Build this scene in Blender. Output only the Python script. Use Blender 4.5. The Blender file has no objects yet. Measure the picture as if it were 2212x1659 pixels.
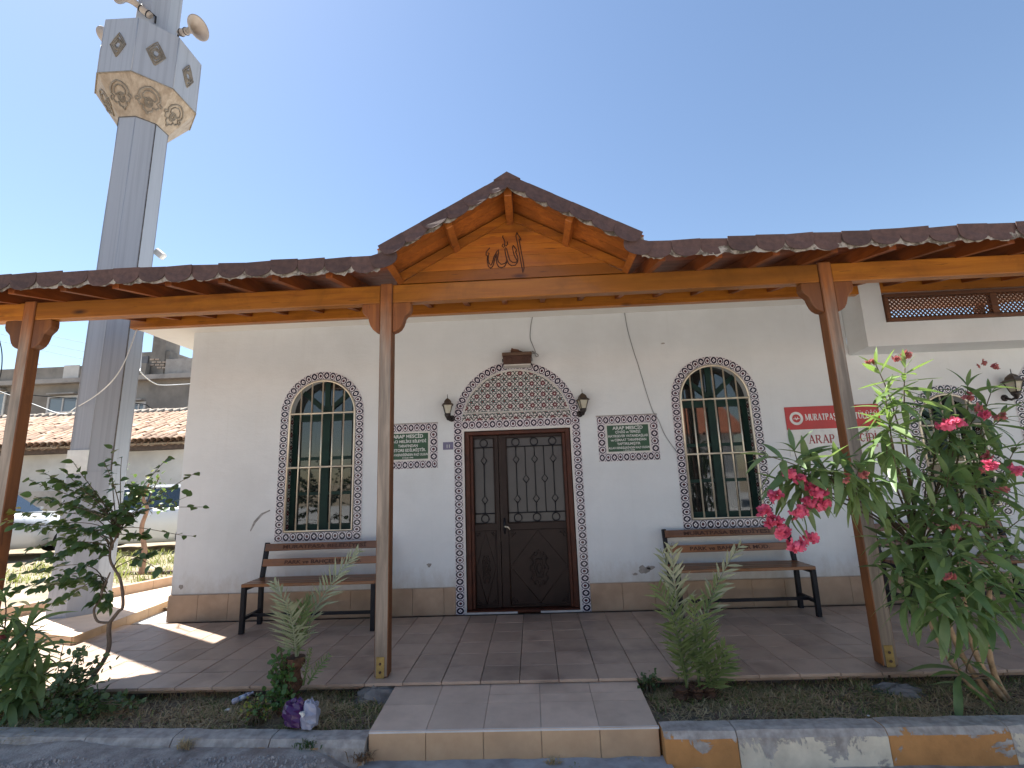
import bpy, bmesh, math, random
from mathutils import Vector, Matrix, noise
R = math.radians
random.seed(7)
scene = bpy.context.scene
COL = scene.collection

# ------------------------------------------------------------------ camera
FPX, PW, PH = 1050.0, 2212.0, 1659.0
CAM = Vector((0.15139, -5.39480, 1.38915))
RT = Vector((0.99854054, 0.04113657, -0.03499379))
UP = Vector((0.04208987, -0.18673828, 0.98150764))
FW = Vector((-0.03384118, 0.98154806, 0.18819718))
cd = bpy.data.cameras.new('camera'); cam = bpy.data.objects.new('camera', cd); COL.objects.link(cam)
cd.sensor_fit = 'HORIZONTAL'; cd.sensor_width = 36; cd.lens = FPX / PW * 36
cd.clip_start = 0.05; cd.clip_end = 2000
m = Matrix((RT, UP, -FW)).transposed().to_4x4(); m.translation = CAM
cam.matrix_world = m
scene.camera = cam

# ------------------------------------------------------------------ light
SUN_EL, SX, SY = R(60.5), -0.855, 0.52          # direction towards the sun, from behind and left
world = bpy.data.worlds.new('World'); scene.world = world; world.use_nodes = True
wt = world.node_tree
sky = wt.nodes.new('ShaderNodeTexSky'); sky.sky_type = 'NISHITA'; sky.sun_disc = False
sky.sun_elevation = SUN_EL; sky.sun_rotation = math.atan2(SX, SY)
sky.altitude = 50; sky.air_density = 1.15; sky.dust_density = 0.3; sky.ozone_density = 1.6
wt.links.new(sky.outputs[0], wt.nodes['Background'].inputs[0])
wt.nodes['Background'].inputs[1].default_value = 0.060
sl = bpy.data.lights.new('sun', 'SUN'); sl.energy = 5.0; sl.angle = R(0.55); sl.color = (1.0, 0.97, 0.92)
so = bpy.data.objects.new('sun', sl); COL.objects.link(so); so.location = (-8, 6, 14)
sd = Vector((SX * math.cos(SUN_EL), SY * math.cos(SUN_EL), math.sin(SUN_EL))).normalized()
so.rotation_euler = sd.to_track_quat('Z', 'Y').to_euler()
scene.view_settings.view_transform = 'Standard'; scene.view_settings.look = 'None'
scene.view_settings.exposure = 1.68; scene.view_settings.gamma = 1.0
scene.view_settings.use_curve_mapping = False
scene.render.engine = 'CYCLES'
scene.cycles.max_bounces = 8; scene.cycles.diffuse_bounces = 5; scene.cycles.use_denoising = True

def at(u, v, ax, val):
    """point of the photograph (2212 px wide) on the plane axis = val"""
    d = RT * ((u - PW / 2) / FPX) - UP * ((v - PH / 2) / FPX) + FW
    i = 'xyz'.index(ax)
    return CAM + d * ((val - CAM[i]) / d[i])

# ------------------------------------------------------------------ object helpers
WLOC = {}
def link(o, parent=None, w=Vector((0, 0, 0))):
    COL.objects.link(o)
    if parent is not None:
        o.parent = parent; o.location = w - WLOC[parent.name]
    else: o.location = w
    WLOC[o.name] = w.copy()
    return o
def tag(o, label=None, cat=None, group=None, kind=None):
    if label: o['label'] = label
    if cat: o['category'] = cat
    if group: o['group'] = group
    if kind: o['kind'] = kind
    return o
def thing(name, loc, label, cat, group=None):
    o = bpy.data.objects.new(name, None); o.empty_display_size = 0.1
    link(o, None, Vector(loc)); return tag(o, label, cat, group)
def inst(name, mesh, parent, M):
    """linked object sharing a mesh; M is its world matrix (parents carry no rotation)"""
    o = bpy.data.objects.new(name, mesh); link(o, parent, M.translation)
    if parent is not None: L = Matrix.Translation(M.translation - WLOC[parent.name]) @ M.to_3x3().to_4x4()
    else: L = M
    o.matrix_basis = L
    return o

class MB:
    def __init__(s): s.v = []; s.f = []; s.uv = []; s.mi = []; s.cur = 0; s.smooth = False; s.sm = []
    def add(s, vs, fs, uvs=None):
        b = len(s.v); s.v += [Vector(q) for q in vs]
        for k, f in enumerate(fs):
            s.f.append([b + i for i in f]); s.mi.append(s.cur); s.sm.append(s.smooth)
            s.uv.append(uvs[k] if uvs else [(0, 0)] * len(f))
        return s
    def box(s, a, b, M=None):
        x0, y0, z0 = a; x1, y1, z1 = b
        vs = [Vector(q) for q in ((x0,y0,z0),(x1,y0,z0),(x1,y1,z0),(x0,y1,z0),(x0,y0,z1),(x1,y0,z1),(x1,y1,z1),(x0,y1,z1))]
        if M is not None: vs = [M @ q for q in vs]
        return s.add(vs, [(0,3,2,1),(4,5,6,7),(0,1,5,4),(1,2,6,5),(2,3,7,6),(3,0,4,7)])
    def bar(s, p, q, w, h, up=(0, 0, 1)):
        """box beam from p to q, w across, h along up"""
        p, q = Vector(p), Vector(q); d = (q - p).normalized(); u = Vector(up)
        r = d.cross(u)
        if r.length < 1e-5: r = d.cross(Vector((0, 1, 0)))
        r.normalize(); u = r.cross(d)
        vs = [c + r * (i * w / 2) + u * (j * h / 2) for c in (p, q) for i, j in ((-1,-1),(1,-1),(1,1),(-1,1))]
        return s.add(vs, [(0,1,2,3),(7,6,5,4),(0,4,5,1),(1,5,6,2),(2,6,7,3),(3,7,4,0)])
    def tube(s, pts, rad, n=6, caps=True):
        pts = [Vector(q) for q in pts]; rs = rad if isinstance(rad, (list, tuple)) else [rad] * len(pts)
        b = len(s.v); prev = None
        for i, p in enumerate(pts):
            d = (pts[min(i + 1, len(pts) - 1)] - pts[max(i - 1, 0)])
            if d.length < 1e-7: d = Vector((0, 0, 1))
            d.normalize()
            if prev is None: r = d.orthogonal().normalized()
            else:
                r = prev - d * prev.dot(d); r = r.normalized() if r.length > 1e-6 else d.orthogonal().normalized()
            prev = r; t = d.cross(r)
            for k in range(n):
                a = 2 * math.pi * k / n; s.v.append(p + (r * math.cos(a) + t * math.sin(a)) * rs[i])
        def F(f): s.f.append(f); s.mi.append(s.cur); s.sm.append(True); s.uv.append([(0, 0)] * len(f))
        for i in range(len(pts) - 1):
            for k in range(n):
                k2 = (k + 1) % n; F([b+i*n+k, b+i*n+k2, b+(i+1)*n+k2, b+(i+1)*n+k])
        if caps: F([b + k for k in range(n)][::-1]); F([b + (len(pts)-1)*n + k for k in range(n)])
        return s
    def lathe(s, prof, M=None, n=16, sm=True):
        """profile (r, z) turned about z"""
        b = len(s.v)
        for r, z in prof:
            for k in range(n):
                a = 2 * math.pi * (k + 0.5) / n; q = Vector((r * math.cos(a), r * math.sin(a), z)); s.v.append(M @ q if M is not None else q)
        for i in range(len(prof) - 1):
            for k in range(n):
                k2 = (k + 1) % n; f = [b+i*n+k, b+i*n+k2, b+(i+1)*n+k2, b+(i+1)*n+k]
                s.f.append(f); s.mi.append(s.cur); s.sm.append(sm); s.uv.append([(0, 0)] * 4)
        for i, rev in ((0, True), (len(prof) - 1, False)):
            f = [b + i*n + k for k in range(n)]; f = f[::-1] if rev else f
            s.f.append(f); s.mi.append(s.cur); s.sm.append(False); s.uv.append([(0, 0)] * n)
        return s
    def prism(s, poly, a, b, axis='y'):
        """polygon of (p, q) extruded from a to b along axis"""
        n = len(poly)
        mk = {'y': lambda p, q, t: (p, t, q), 'x': lambda p, q, t: (t, p, q), 'z': lambda p, q, t: (p, q, t)}[axis]
        vs = [mk(p, q, a) for p, q in poly] + [mk(p, q, b) for p, q in poly]
        return s.add(vs, [tuple(range(n))[::-1], tuple(range(n, 2*n))] + [(i, (i+1) % n, n + (i+1) % n, n + i) for i in range(n)])
    def mesh(s, name, mats, origin=None):
        me = bpy.data.meshes.new(name); o = Vector(origin) if origin is not None else Vector((0, 0, 0))
        me.from_pydata([tuple(q - o) for q in s.v], [], s.f)
        for mt in (mats if isinstance(mats, (list, tuple)) else [mats]): me.materials.append(mt)
        me.polygons.foreach_set('material_index', s.mi)
        me.polygons.foreach_set('use_smooth', s.sm)
        ul = me.uv_layers.new(name='UVMap'); flat = [c for f in s.uv for uv in f for c in uv]
        ul.data.foreach_set('uv', flat)
        bm = bmesh.new(); bm.from_mesh(me)
        closed = all(len(e.link_faces) == 2 for e in bm.edges)
        if closed: bmesh.ops.recalc_face_normals(bm, faces=bm.faces); bm.to_mesh(me)
        bm.free(); me.update(); return me
    def build(s, name, mats, parent=None, origin=None):
        xs = [q.x for q in s.v]; ys = [q.y for q in s.v]; zs = [q.z for q in s.v]
        o = Vector(origin) if origin is not None else Vector(((min(xs)+max(xs))/2, (min(ys)+max(ys))/2, min(zs)))
        ob = bpy.data.objects.new(name, s.mesh(name, mats, o)); return link(ob, parent, o)

def bevel(ob, w=0.004, seg=1):
    bm = bmesh.new(); bm.from_mesh(ob.data)
    bmesh.ops.bevel(bm, geom=[e for e in bm.edges if len(e.link_faces) == 2 and e.calc_face_angle(0) > 0.5], offset=w, segments=seg, affect='EDGES', profile=0.6)
    bm.to_mesh(ob.data); bm.free(); return ob

def plate(outer, holes, y, th):
    """flat XZ plate with holes, front face at y, th thick towards +y; returns an MB"""
    cu = bpy.data.curves.new('tmp', 'CURVE'); cu.dimensions = '2D'; cu.fill_mode = 'BOTH'; cu.extrude = th / 2
    for lp in [outer] + list(holes):
        sp = cu.splines.new('POLY'); sp.points.add(len(lp) - 1)
        for p, (x, z) in zip(sp.points, lp): p.co = (x, z, 0, 1)
        sp.use_cyclic_u = True
    ob = bpy.data.objects.new('tmp', cu); me = bpy.data.meshes.new_from_object(ob)
    mb = MB(); mb.add([(v.co.x, y + th / 2 - v.co.z, v.co.y) for v in me.vertices], [tuple(p.vertices)[::-1] for p in me.polygons])
    bpy.data.objects.remove(ob); bpy.data.curves.remove(cu); bpy.data.meshes.remove(me)
    return mb

def text(body, x, z, y, width=None, height=None, bold=0.0, align='C', shear=0.0, depth=0.0012):
    """lettering in the XZ plane facing -y, fitted to width/height, centred (or left) at x, standing on z"""
    cu = bpy.data.curves.new('tmp', 'FONT'); cu.body = body; cu.size = 1.0; cu.extrude = 0; cu.offset = bold; cu.resolution_u = 4; cu.shear = shear
    ob = bpy.data.objects.new('tmp', cu); me = bpy.data.meshes.new_from_object(ob)
    xs = [v.co.x for v in me.vertices]; ys = [v.co.y for v in me.vertices]
    w0, base = max(xs) - min(xs), 0.0
    kx = (width / w0) if width else None; kz = (height / 0.727) if height else None
    if kx is None: kx = kz
    if kz is None: kz = kx
    ox = (max(xs) + min(xs)) / 2 if align == 'C' else min(xs)
    mb = MB(); mb.add([(x + (v.co.x - ox) * kx, y, z + (v.co.y - base) * kz) for v in me.vertices], [tuple(p.vertices) for p in me.polygons])
    bpy.data.objects.remove(ob); bpy.data.curves.remove(cu); bpy.data.meshes.remove(me)
    return mb
def join(*mbs):
    o = MB()
    for q in mbs:
        b = len(o.v); o.v += q.v; o.f += [[b + i for i in f] for f in q.f]; o.uv += q.uv; o.mi += q.mi; o.sm += q.sm
    return o

# ------------------------------------------------------------------ materials
def nd(t, typ, **k):
    n = t.nodes.new(typ)
    for a, b in k.items(): setattr(n, a, b)
    return n
def mth(t, op, a, b=None, c=None, clamp=False):
    n = t.nodes.new('ShaderNodeMath'); n.operation = op; n.use_clamp = clamp
    for i, q in enumerate((a, b, c)):
        if q is None: continue
        if isinstance(q, (int, float)): n.inputs[i].default_value = q
        else: t.links.new(q, n.inputs[i])
    return n.outputs[0]
def mixc(t, f, a, b, blend='MIX'):
    n = t.nodes.new('ShaderNodeMix'); n.data_type = 'RGBA'; n.blend_type = blend
    if isinstance(f, (int, float)): n.inputs[0].default_value = f
    else: t.links.new(f, n.inputs[0])
    for i, q in ((6, a), (7, b)):
        if isinstance(q, (tuple, list)): n.inputs[i].default_value = (*q[:3], 1)
        else: t.links.new(q, n.inputs[i])
    return n.outputs[2]
def ramp(t, f, lo, hi):
    n = t.nodes.new('ShaderNodeMapRange'); n.inputs[1].default_value = lo; n.inputs[2].default_value = hi
    t.links.new(f, n.inputs[0]); return n.outputs[0]
def new(name):
    mt = bpy.data.materials.new(name); mt.use_nodes = True; t = mt.node_tree
    return mt, t, t.nodes['Principled BSDF']
def pos(t, sc=(1, 1, 1)):
    g = nd(t, 'ShaderNodeNewGeometry'); n = nd(t, 'ShaderNodeMapping')
    n.inputs['Scale'].default_value = sc; t.links.new(g.outputs['Position'], n.inputs[0]); return n.outputs[0]
def nz(t, vec, scale, detail=5, rough=0.6, dist=0.0):
    n = nd(t, 'ShaderNodeTexNoise'); n.inputs['Scale'].default_value = scale; n.inputs['Detail'].default_value = detail
    n.inputs['Roughness'].default_value = rough; n.inputs['Distortion'].default_value = dist
    if vec is not None: t.links.new(vec, n.inputs['Vector'])
    return n.outputs[0]
def bump(t, b, h, strength=0.3, dist=0.01):
    n = nd(t, 'ShaderNodeBump'); n.inputs['Strength'].default_value = strength; n.inputs['Distance'].default_value = dist
    t.links.new(h, n.inputs['Height']); t.links.new(n.outputs[0], b.inputs['Normal'])
def setc(t, b, c):
    if isinstance(c, (tuple, list)): b.inputs['Base Color'].default_value = (*c[:3], 1)
    else: t.links.new(c, b.inputs['Base Color'])
def plain(name, c1, c2=None, scale=6, rough=0.7, bs=0.0, bscale=40, bdist=0.004, metal=0.0, rand=0.0, stretch=(1, 1, 1), lo=0.35, hi=0.65, spec=0.5, c3=None, s3=1.0):
    mt, t, b = new(name); b.inputs['Roughness'].default_value = rough; b.inputs['Metallic'].default_value = metal
    b.inputs['Specular IOR Level'].default_value = spec
    if c2 is None: c2 = tuple(q * 0.8 for q in c1)
    p = pos(t, stretch); c = mixc(t, ramp(t, nz(t, p, scale, 6, 0.65), lo, hi), c1, c2)
    if c3: c = mixc(t, ramp(t, nz(t, p, s3, 4, 0.6), 0.5, 0.72), c, c3)
    if rand:
        oi = nd(t, 'ShaderNodeObjectInfo'); r = mth(t, 'MULTIPLY_ADD', oi.outputs['Random'], rand * 2, 1 - rand)
        cb = nd(t, 'ShaderNodeCombineColor')
        for i in range(3): t.links.new(r, cb.inputs[i])
        c = mixc(t, 1.0, c, cb.outputs[0], 'MULTIPLY')
    setc(t, b, c)
    if bs: bump(t, b, nz(t, pos(t, stretch), bscale, 5, 0.6), bs, bdist)
    return mt
def wood(name, c1, c2, axis, rough=0.5, dark=(0.05, 0.015, 0.005), grey=None, g0=0.0, g1=0.0, coat=0.0, knots=True):
    """varnished plank: grain stretched along axis; grey = weathered colour below g0 fading to varnish at g1 (height)"""
    mt, t, b = new(name); b.inputs['Roughness'].default_value = rough
    st = {'x': (0.07, 1, 1), 'y': (1, 0.07, 1), 'z': (1, 1, 0.07)}[axis]
    oi = nd(t, 'ShaderNodeObjectInfo'); off = nd(t, 'ShaderNodeVectorMath', operation='ADD')
    t.links.new(pos(t, st), off.inputs[0]); cb = nd(t, 'ShaderNodeCombineXYZ')
    rr = mth(t, 'MULTIPLY', oi.outputs['Random'], 13.0)
    for i in range(3): t.links.new(rr, cb.inputs[i])
    t.links.new(cb.outputs[0], off.inputs[1]); p = off.outputs[0]
    g = nz(t, p, 26, 6, 0.6, 0.6); big = nz(t, p, 3.5, 3, 0.5, 0.4)
    c = mixc(t, ramp(t, g, 0.36, 0.66), c1, c2); c = mixc(t, ramp(t, big, 0.42, 0.72), c, tuple(q * 0.5 for q in c1))
    if knots:
        vo = nd(t, 'ShaderNodeTexVoronoi'); vo.inputs['Scale'].default_value = 2.6
        st2 = {'x': (0.45, 1.3, 1.3), 'y': (1.3, 0.45, 1.3), 'z': (1.3, 1.3, 0.45)}[axis]
        of2 = nd(t, 'ShaderNodeVectorMath', operation='ADD'); t.links.new(pos(t, st2), of2.inputs[0]); t.links.new(cb.outputs[0], of2.inputs[1])
        t.links.new(of2.outputs[0], vo.inputs['Vector'])
        k = ramp(t, vo.outputs['Distance'], 0.10, 0.02); c = mixc(t, k, c, dark)
    stn = ramp(t, nz(t, pos(t), 2.3, 7, .7, .8), .50, .70); c = mixc(t, mth(t, 'MULTIPLY', stn, .55), c, tuple(q * .33 for q in c1))
    spl_ = ramp(t, nz(t, p, 60, 2, .5), .70, .74); c = mixc(t, mth(t, 'MULTIPLY', spl_, .7), c, dark)
    v = mth(t, 'MULTIPLY_ADD', oi.outputs['Random'], 0.45, 0.85)
    cc = nd(t, 'ShaderNodeCombineColor')
    for i in range(3): t.links.new(v, cc.inputs[i])
    c = mixc(t, 1.0, c, cc.outputs[0], 'MULTIPLY')
    if grey:
        gm = nd(t, 'ShaderNodeNewGeometry'); sx = nd(t, 'ShaderNodeSeparateXYZ'); t.links.new(gm.outputs['Position'], sx.inputs[0])
        zz = mth(t, 'MULTIPLY_ADD', nz(t, pos(t, (3, 3, 0.6)), 3, 4), 1.1, sx.outputs[2]); f = ramp(t, zz, g1 + 0.55, g0 + 0.55)
        gc = mixc(t, ramp(t, g, 0.35, 0.65), grey, tuple(q * 0.5 for q in grey))
        gc = mixc(t, ramp(t, nz(t, pos(t, (2, 2, 0.5)), 5, 4), 0.52, 0.7), gc, tuple(q * 0.55 for q in grey))
        c = mixc(t, f, c, gc)
    setc(t, b, c); bump(t, b, g, 0.25, 0.003); b.inputs['Coat Weight'].default_value = coat
    return mt

OR1, OR2 = (0.40, 0.148, 0.014), (0.26, 0.082, 0.009)
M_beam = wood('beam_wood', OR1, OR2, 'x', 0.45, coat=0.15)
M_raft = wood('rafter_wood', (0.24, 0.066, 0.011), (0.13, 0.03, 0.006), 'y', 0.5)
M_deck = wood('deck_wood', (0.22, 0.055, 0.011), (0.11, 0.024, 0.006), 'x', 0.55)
M_soff = wood('gable_soffit_wood', (0.36, 0.11, 0.016), (0.22, 0.06, 0.01), 'z', 0.5)
M_gab = wood('gable_wood', (0.36, 0.12, 0.011), (0.23, 0.063, 0.007), 'x', 0.45, coat=0.15)
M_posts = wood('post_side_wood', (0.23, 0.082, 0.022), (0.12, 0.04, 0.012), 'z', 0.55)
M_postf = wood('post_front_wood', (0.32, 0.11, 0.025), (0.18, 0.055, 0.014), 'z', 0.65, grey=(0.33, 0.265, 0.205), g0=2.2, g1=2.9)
M_brk = wood('bracket_wood', (0.23, 0.078, 0.016), (0.13, 0.037, 0.009), 'z', 0.5)
M_slat = wood('bench_wood', (0.22, 0.088, 0.028), (0.14, 0.052, 0.017), 'x', 0.4, knots=False, coat=0.2)
M_carve = plain('carved_groove', (0.045, 0.012, 0.005), rough=0.8)
def plaster():
    mt, t, b = new('white_plaster'); b.inputs['Roughness'].default_value = 0.88; p = pos(t)
    c = mixc(t, ramp(t, nz(t, p, 1.7, 6, .65), .35, .65), (0.68, 0.705, 0.71), (0.63, 0.655, 0.66))
    c = mixc(t, ramp(t, nz(t, p, 0.9, 4), .5, .75), c, (0.58, 0.60, 0.60))
    st = ramp(t, nz(t, pos(t, (7, 7, 0.35)), 2.2, 5, .6), .56, .80); c = mixc(t, mth(t, 'MULTIPLY', st, .12), c, (0.42, 0.41, 0.38))      # run marks
    g = nd(t, 'ShaderNodeNewGeometry'); sp = nd(t, 'ShaderNodeSeparateXYZ'); t.links.new(g.outputs['Position'], sp.inputs[0])
    zz = mth(t, 'MULTIPLY_ADD', nz(t, pos(t, (2, 2, 1)), 6, 7, .7), -.55, sp.outputs[2]); c = mixc(t, mth(t, 'MULTIPLY', ramp(t, zz, .22, -.05), .55), c, (0.40, 0.36, 0.30))  # splashed dirt above the base
    sk = ramp(t, nz(t, p, 9, 8, .75), .68, .76); c = mixc(t, mth(t, 'MULTIPLY', sk, .4), c, (0.40, 0.39, 0.37)); setc(t, b, c)
    h = mth(t, 'ADD', mth(t, 'MULTIPLY', nz(t, pos(t, (1, 1, 2.2)), 6, 4), 1.6), mth(t, 'MULTIPLY', nz(t, p, 45, 5), .5)); bump(t, b, h, .25, .010); return mt
M_wall = plaster()
M_eave = plain('eave_plaster', (0.74, 0.73, 0.70), (0.66, 0.65, 0.62), 1.2, 0.85, bs=0.2)
M_chip = plain('bare_render', (0.34, 0.32, 0.29), (0.22, 0.2, 0.18), 18, 0.95, bs=0.5)
M_scuff = plain('scuff', (0.13, 0.125, 0.12), (0.4, 0.39, 0.38), 14, 0.9)
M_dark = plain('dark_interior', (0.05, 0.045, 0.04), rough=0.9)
def tilemat(name, c1, c2, c3, rough, rand):
    mt = plain(name, c1, c2, 7, rough, bs=0.12, bscale=30, rand=rand, c3=c3, s3=2.2, lo=0.3, hi=0.7); return mt
M_floor = tilemat('floor_tile', (0.46, 0.34, 0.255), (0.38, 0.275, 0.205), (0.26, 0.185, 0.14), 0.42, 0.13)
M_step = tilemat('step_tile', (0.66, 0.505, 0.385), (0.57, 0.43, 0.325), (0.46, 0.345, 0.26), 0.5, 0.09)
M_riser = tilemat('riser_tile', (0.52, 0.36, 0.22), (0.44, 0.29, 0.17), (0.38, 0.26, 0.16), 0.5, 0.06)
M_base = tilemat('base_tile', (0.44, 0.31, 0.21), (0.36, 0.245, 0.16), (0.30, 0.20, 0.13), 0.5, 0.06)
M_grout = plain('grout', (0.16, 0.135, 0.115), (0.10, 0.085, 0.07), 9, 0.9)
M_growl = plain('light_grout', (0.45, 0.40, 0.34), (0.34, 0.29, 0.24), 9, 0.9)
M_iron = plain('black_iron', (0.010, 0.010, 0.014), (0.018, 0.018, 0.022), 8, 0.5, spec=0.22)
M_brass = plain('brushed_steel', (0.74, 0.67, 0.54), (0.62, 0.55, 0.43), 12, 0.3, metal=0.5)
M_green = plain('green_window_paint', (0.012, 0.042, 0.032), (0.008, 0.028, 0.023), 6, 0.55, spec=0.25)
M_door = plain('bronze_door_metal', (0.030, 0.018, 0.014), (0.019, 0.011, 0.009), 5, 0.45, bs=0.15, bscale=60, spec=0.22)
M_doorf = plain('door_frame_wood', (0.085, 0.027, 0.014), (0.05, 0.016, 0.01), 8, 0.5, spec=0.25)
M_wtrim = plain('white_trim', (0.66, 0.64, 0.60), rough=0.5)
M_shing = plain('brown_shingle', (0.098, 0.054, 0.044), (0.062, 0.035, 0.03), 30, 0.9, bs=0.6, bscale=220, bdist=0.003, rand=0.18)
M_felt = plain('torn_felt', (0.34, 0.30, 0.25), (0.10, 0.08, 0.06), 22, 0.95, bs=0.6, bscale=50, lo=0.42, hi=0.58)
M_plate = plain('yellow_zinc_plate', (0.42, 0.31, 0.11), (0.25, 0.17, 0.06), 20, 0.5, metal=0.5)
M_bolt = plain('rusty_bolt', (0.09, 0.05, 0.03), rough=0.7)
M_lamp = plain('bronze_lamp', (0.085, 0.055, 0.032), (0.045, 0.03, 0.02), 12, 0.45)
M_lampb = plain('black_lamp', (0.018, 0.012, 0.011), rough=0.4)
M_cable = plain('grey_cable', (0.2, 0.2, 0.2), rough=0.6)
M_bcable = plain('black_cable', (0.02, 0.02, 0.02), rough=0.6)
M_wcable = plain('white_cable', (0.7, 0.7, 0.68), rough=0.5)
M_steel = plain('grey_sheet_metal', (0.315, 0.34, 0.385), (0.295, 0.32, 0.36), 1.6, 0.65, stretch=(9, 9, 0.12), spec=0.25, c3=(0.255, 0.275, 0.305), s3=2.6)
M_seam = plain('dirty_seam', (0.05, 0.048, 0.045), (0.14, 0.13, 0.12), 14, 0.9)
M_cream = plain('stained_cream_metal', (0.36, 0.295, 0.22), (0.24, 0.185, 0.13), 5, 0.55, stretch=(5, 5, 0.4), c3=(0.17, 0.115, 0.065), s3=1.5)
M_orn = plain('faded_gold_ornament', (0.15, 0.125, 0.09), (0.22, 0.19, 0.15), 25, 0.6)
M_horn = plain('horn_plastic', (0.40, 0.34, 0.28), (0.32, 0.26, 0.21), 5, 0.5)
M_sgreen = plain('sign_green', (0.010, 0.072, 0.028), rough=0.4)
M_swhite = plain('sign_white', (0.70, 0.71, 0.68), rough=0.45)
M_sred = plain('sign_red', (0.46, 0.018, 0.016), rough=0.35)
M_sdred = plain('sign_dark_red', (0.28, 0.014, 0.018), rough=0.4)
M_nblue = plain('number_plate_violet', (0.15, 0.14, 0.24), rough=0.4)
M_soil = plain('bed_soil', (0.32, 0.245, 0.17), (0.16, 0.12, 0.08), 14, 0.95, bs=0.9, bscale=55, bdist=0.02, c3=(0.17, 0.14, 0.10), s3=4)
M_road = plain('worn_asphalt', (0.47, 0.42, 0.37), (0.22, 0.19, 0.165), 7, 0.95, bs=0.7, bscale=70, bdist=0.012, c3=(0.27, 0.20, 0.16), s3=3.5)
M_conc = plain('pale_concrete', (0.42, 0.43, 0.43), (0.27, 0.27, 0.27), 6, 0.9, bs=0.6, bscale=40, c3=(0.16, 0.15, 0.145), s3=3.2)
M_rock = plain('grey_concrete_lump', (0.25, 0.235, 0.215), (0.15, 0.14, 0.125), 12, 0.95, bs=0.8, bscale=40)
def kerbmat(name, paint, th):
    mt, t, b = new(name); b.inputs['Roughness'].default_value = 0.85
    p = pos(t); conc = mixc(t, ramp(t, nz(t, p, 16, 6), 0.35, 0.65), (0.47, 0.43, 0.38), (0.28, 0.25, 0.22))
    pc = mixc(t, ramp(t, nz(t, p, 7, 5), 0.35, 0.7), paint, tuple(q * 0.72 for q in paint))
    g = nd(t, 'ShaderNodeNewGeometry'); sp = nd(t, 'ShaderNodeSeparateXYZ'); t.links.new(g.outputs['Position'], sp.inputs[0])
    sn = nd(t, 'ShaderNodeSeparateXYZ'); t.links.new(g.outputs['Normal'], sn.inputs[0])
    w = mth(t, 'MULTIPLY_ADD', sn.outputs[2], 0.22, nz(t, p, 5.5, 9, 0.68, 0.5))      # paint worn off the top
    w = mth(t, 'MULTIPLY_ADD', mth(t, 'ADD', sp.outputs[2], 0.12), 0.9, w)
    f = ramp(t, w, th, th + 0.025); setc(t, b, mixc(t, f, pc, conc))
    bump(t, b, mth(t, 'MULTIPLY_ADD', f, -0.6, nz(t, p, 40, 5)), 0.6, 0.006); return mt
M_kor = kerbmat('kerb_orange_paint', (0.54, 0.26, 0.085), 0.57)
M_kwh = kerbmat('kerb_white_paint', (0.76, 0.68, 0.52), 0.53)
M_kgr = kerbmat('kerb_bare', (0.46, 0.29, 0.16), 0.43)
def glass(name, tint=(0.02, 0.025, 0.025), rough=0.03, alpha=0.75):
    mt, t, b = new(name); b.inputs['Base Color'].default_value = (*tint, 1); b.inputs['Roughness'].default_value = rough
    b.inputs['Specular IOR Level'].default_value = 0.9; b.inputs['IOR'].default_value = 1.6; b.inputs['Alpha'].default_value = alpha
    return mt
M_glass = glass('window_glass', alpha=0.8)
M_dglass = plain('obscured_glass', (0.062, 0.064, 0.062), (0.05, 0.052, 0.05), 3, 0.35)
M_lglass = plain('lamp_glass', (0.36, 0.33, 0.24), (0.42, 0.40, 0.32), 20, 0.25)

def border_mat():
    mt, t, b = new('border_tile_print'); b.inputs['Roughness'].default_value = 0.25
    uv = nd(t, 'ShaderNodeUVMap'); s = nd(t, 'ShaderNodeSeparateXYZ'); t.links.new(uv.outputs[0], s.inputs[0])
    u, v = s.outputs[0], s.outputs[1]
    par = mth(t, 'MODULO', mth(t, 'FLOOR', u), 2.0); x = mth(t, 'SUBTRACT', mth(t, 'FRACT', u), 0.5); y = mth(t, 'SUBTRACT', v, 0.5)
    ax, ay = mth(t, 'ABSOLUTE', x), mth(t, 'ABSOLUTE', y)
    r = mth(t, 'SQRT', mth(t, 'ADD', mth(t, 'MULTIPLY', x, x), mth(t, 'MULTIPLY', y, y))); di = mth(t, 'ADD', ax, ay)
    LT = lambda a, k: mth(t, 'LESS_THAN', a, k)
    GT = lambda a, k: mth(t, 'GREATER_THAN', a, k)
    a = mth(t, 'MAXIMUM', mth(t, 'MULTIPLY', LT(r, 0.45), GT(di, 0.27)), LT(di, 0.10))
    r2 = mth(t, 'SQRT', mth(t, 'ADD', mth(t, 'MULTIPLY', x, x), mth(t, 'MULTIPLY', mth(t, 'ADD', y, 0.04), mth(t, 'ADD', y, 0.04))))
    bb = mth(t, 'MAXIMUM', mth(t, 'MULTIPLY', LT(r, 0.485), GT(r2, 0.33)), LT(r2, 0.20))
    dk = mth(t, 'MULTIPLY_ADD', par, mth(t, 'SUBTRACT', bb, a), a)
    cor = mth(t, 'MULTIPLY', GT(ax, 0.40), mth(t, 'MULTIPLY', GT(ay, 0.36), LT(ay, 0.46))); dk = mth(t, 'MAXIMUM', dk, cor)
    ln = GT(ay, 0.485); dk = mth(t, 'MAXIMUM', dk, mth(t, 'MULTIPLY', ln, 0.6))
    red = mth(t, 'MULTIPLY', par, LT(r2, 0.11))
    c = mixc(t, dk, (0.66, 0.62, 0.65), (0.012, 0.012, 0.03)); c = mixc(t, red, c, (0.09, 0.015, 0.02))
    setc(t, b, c); return mt
M_border = border_mat()
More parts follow.
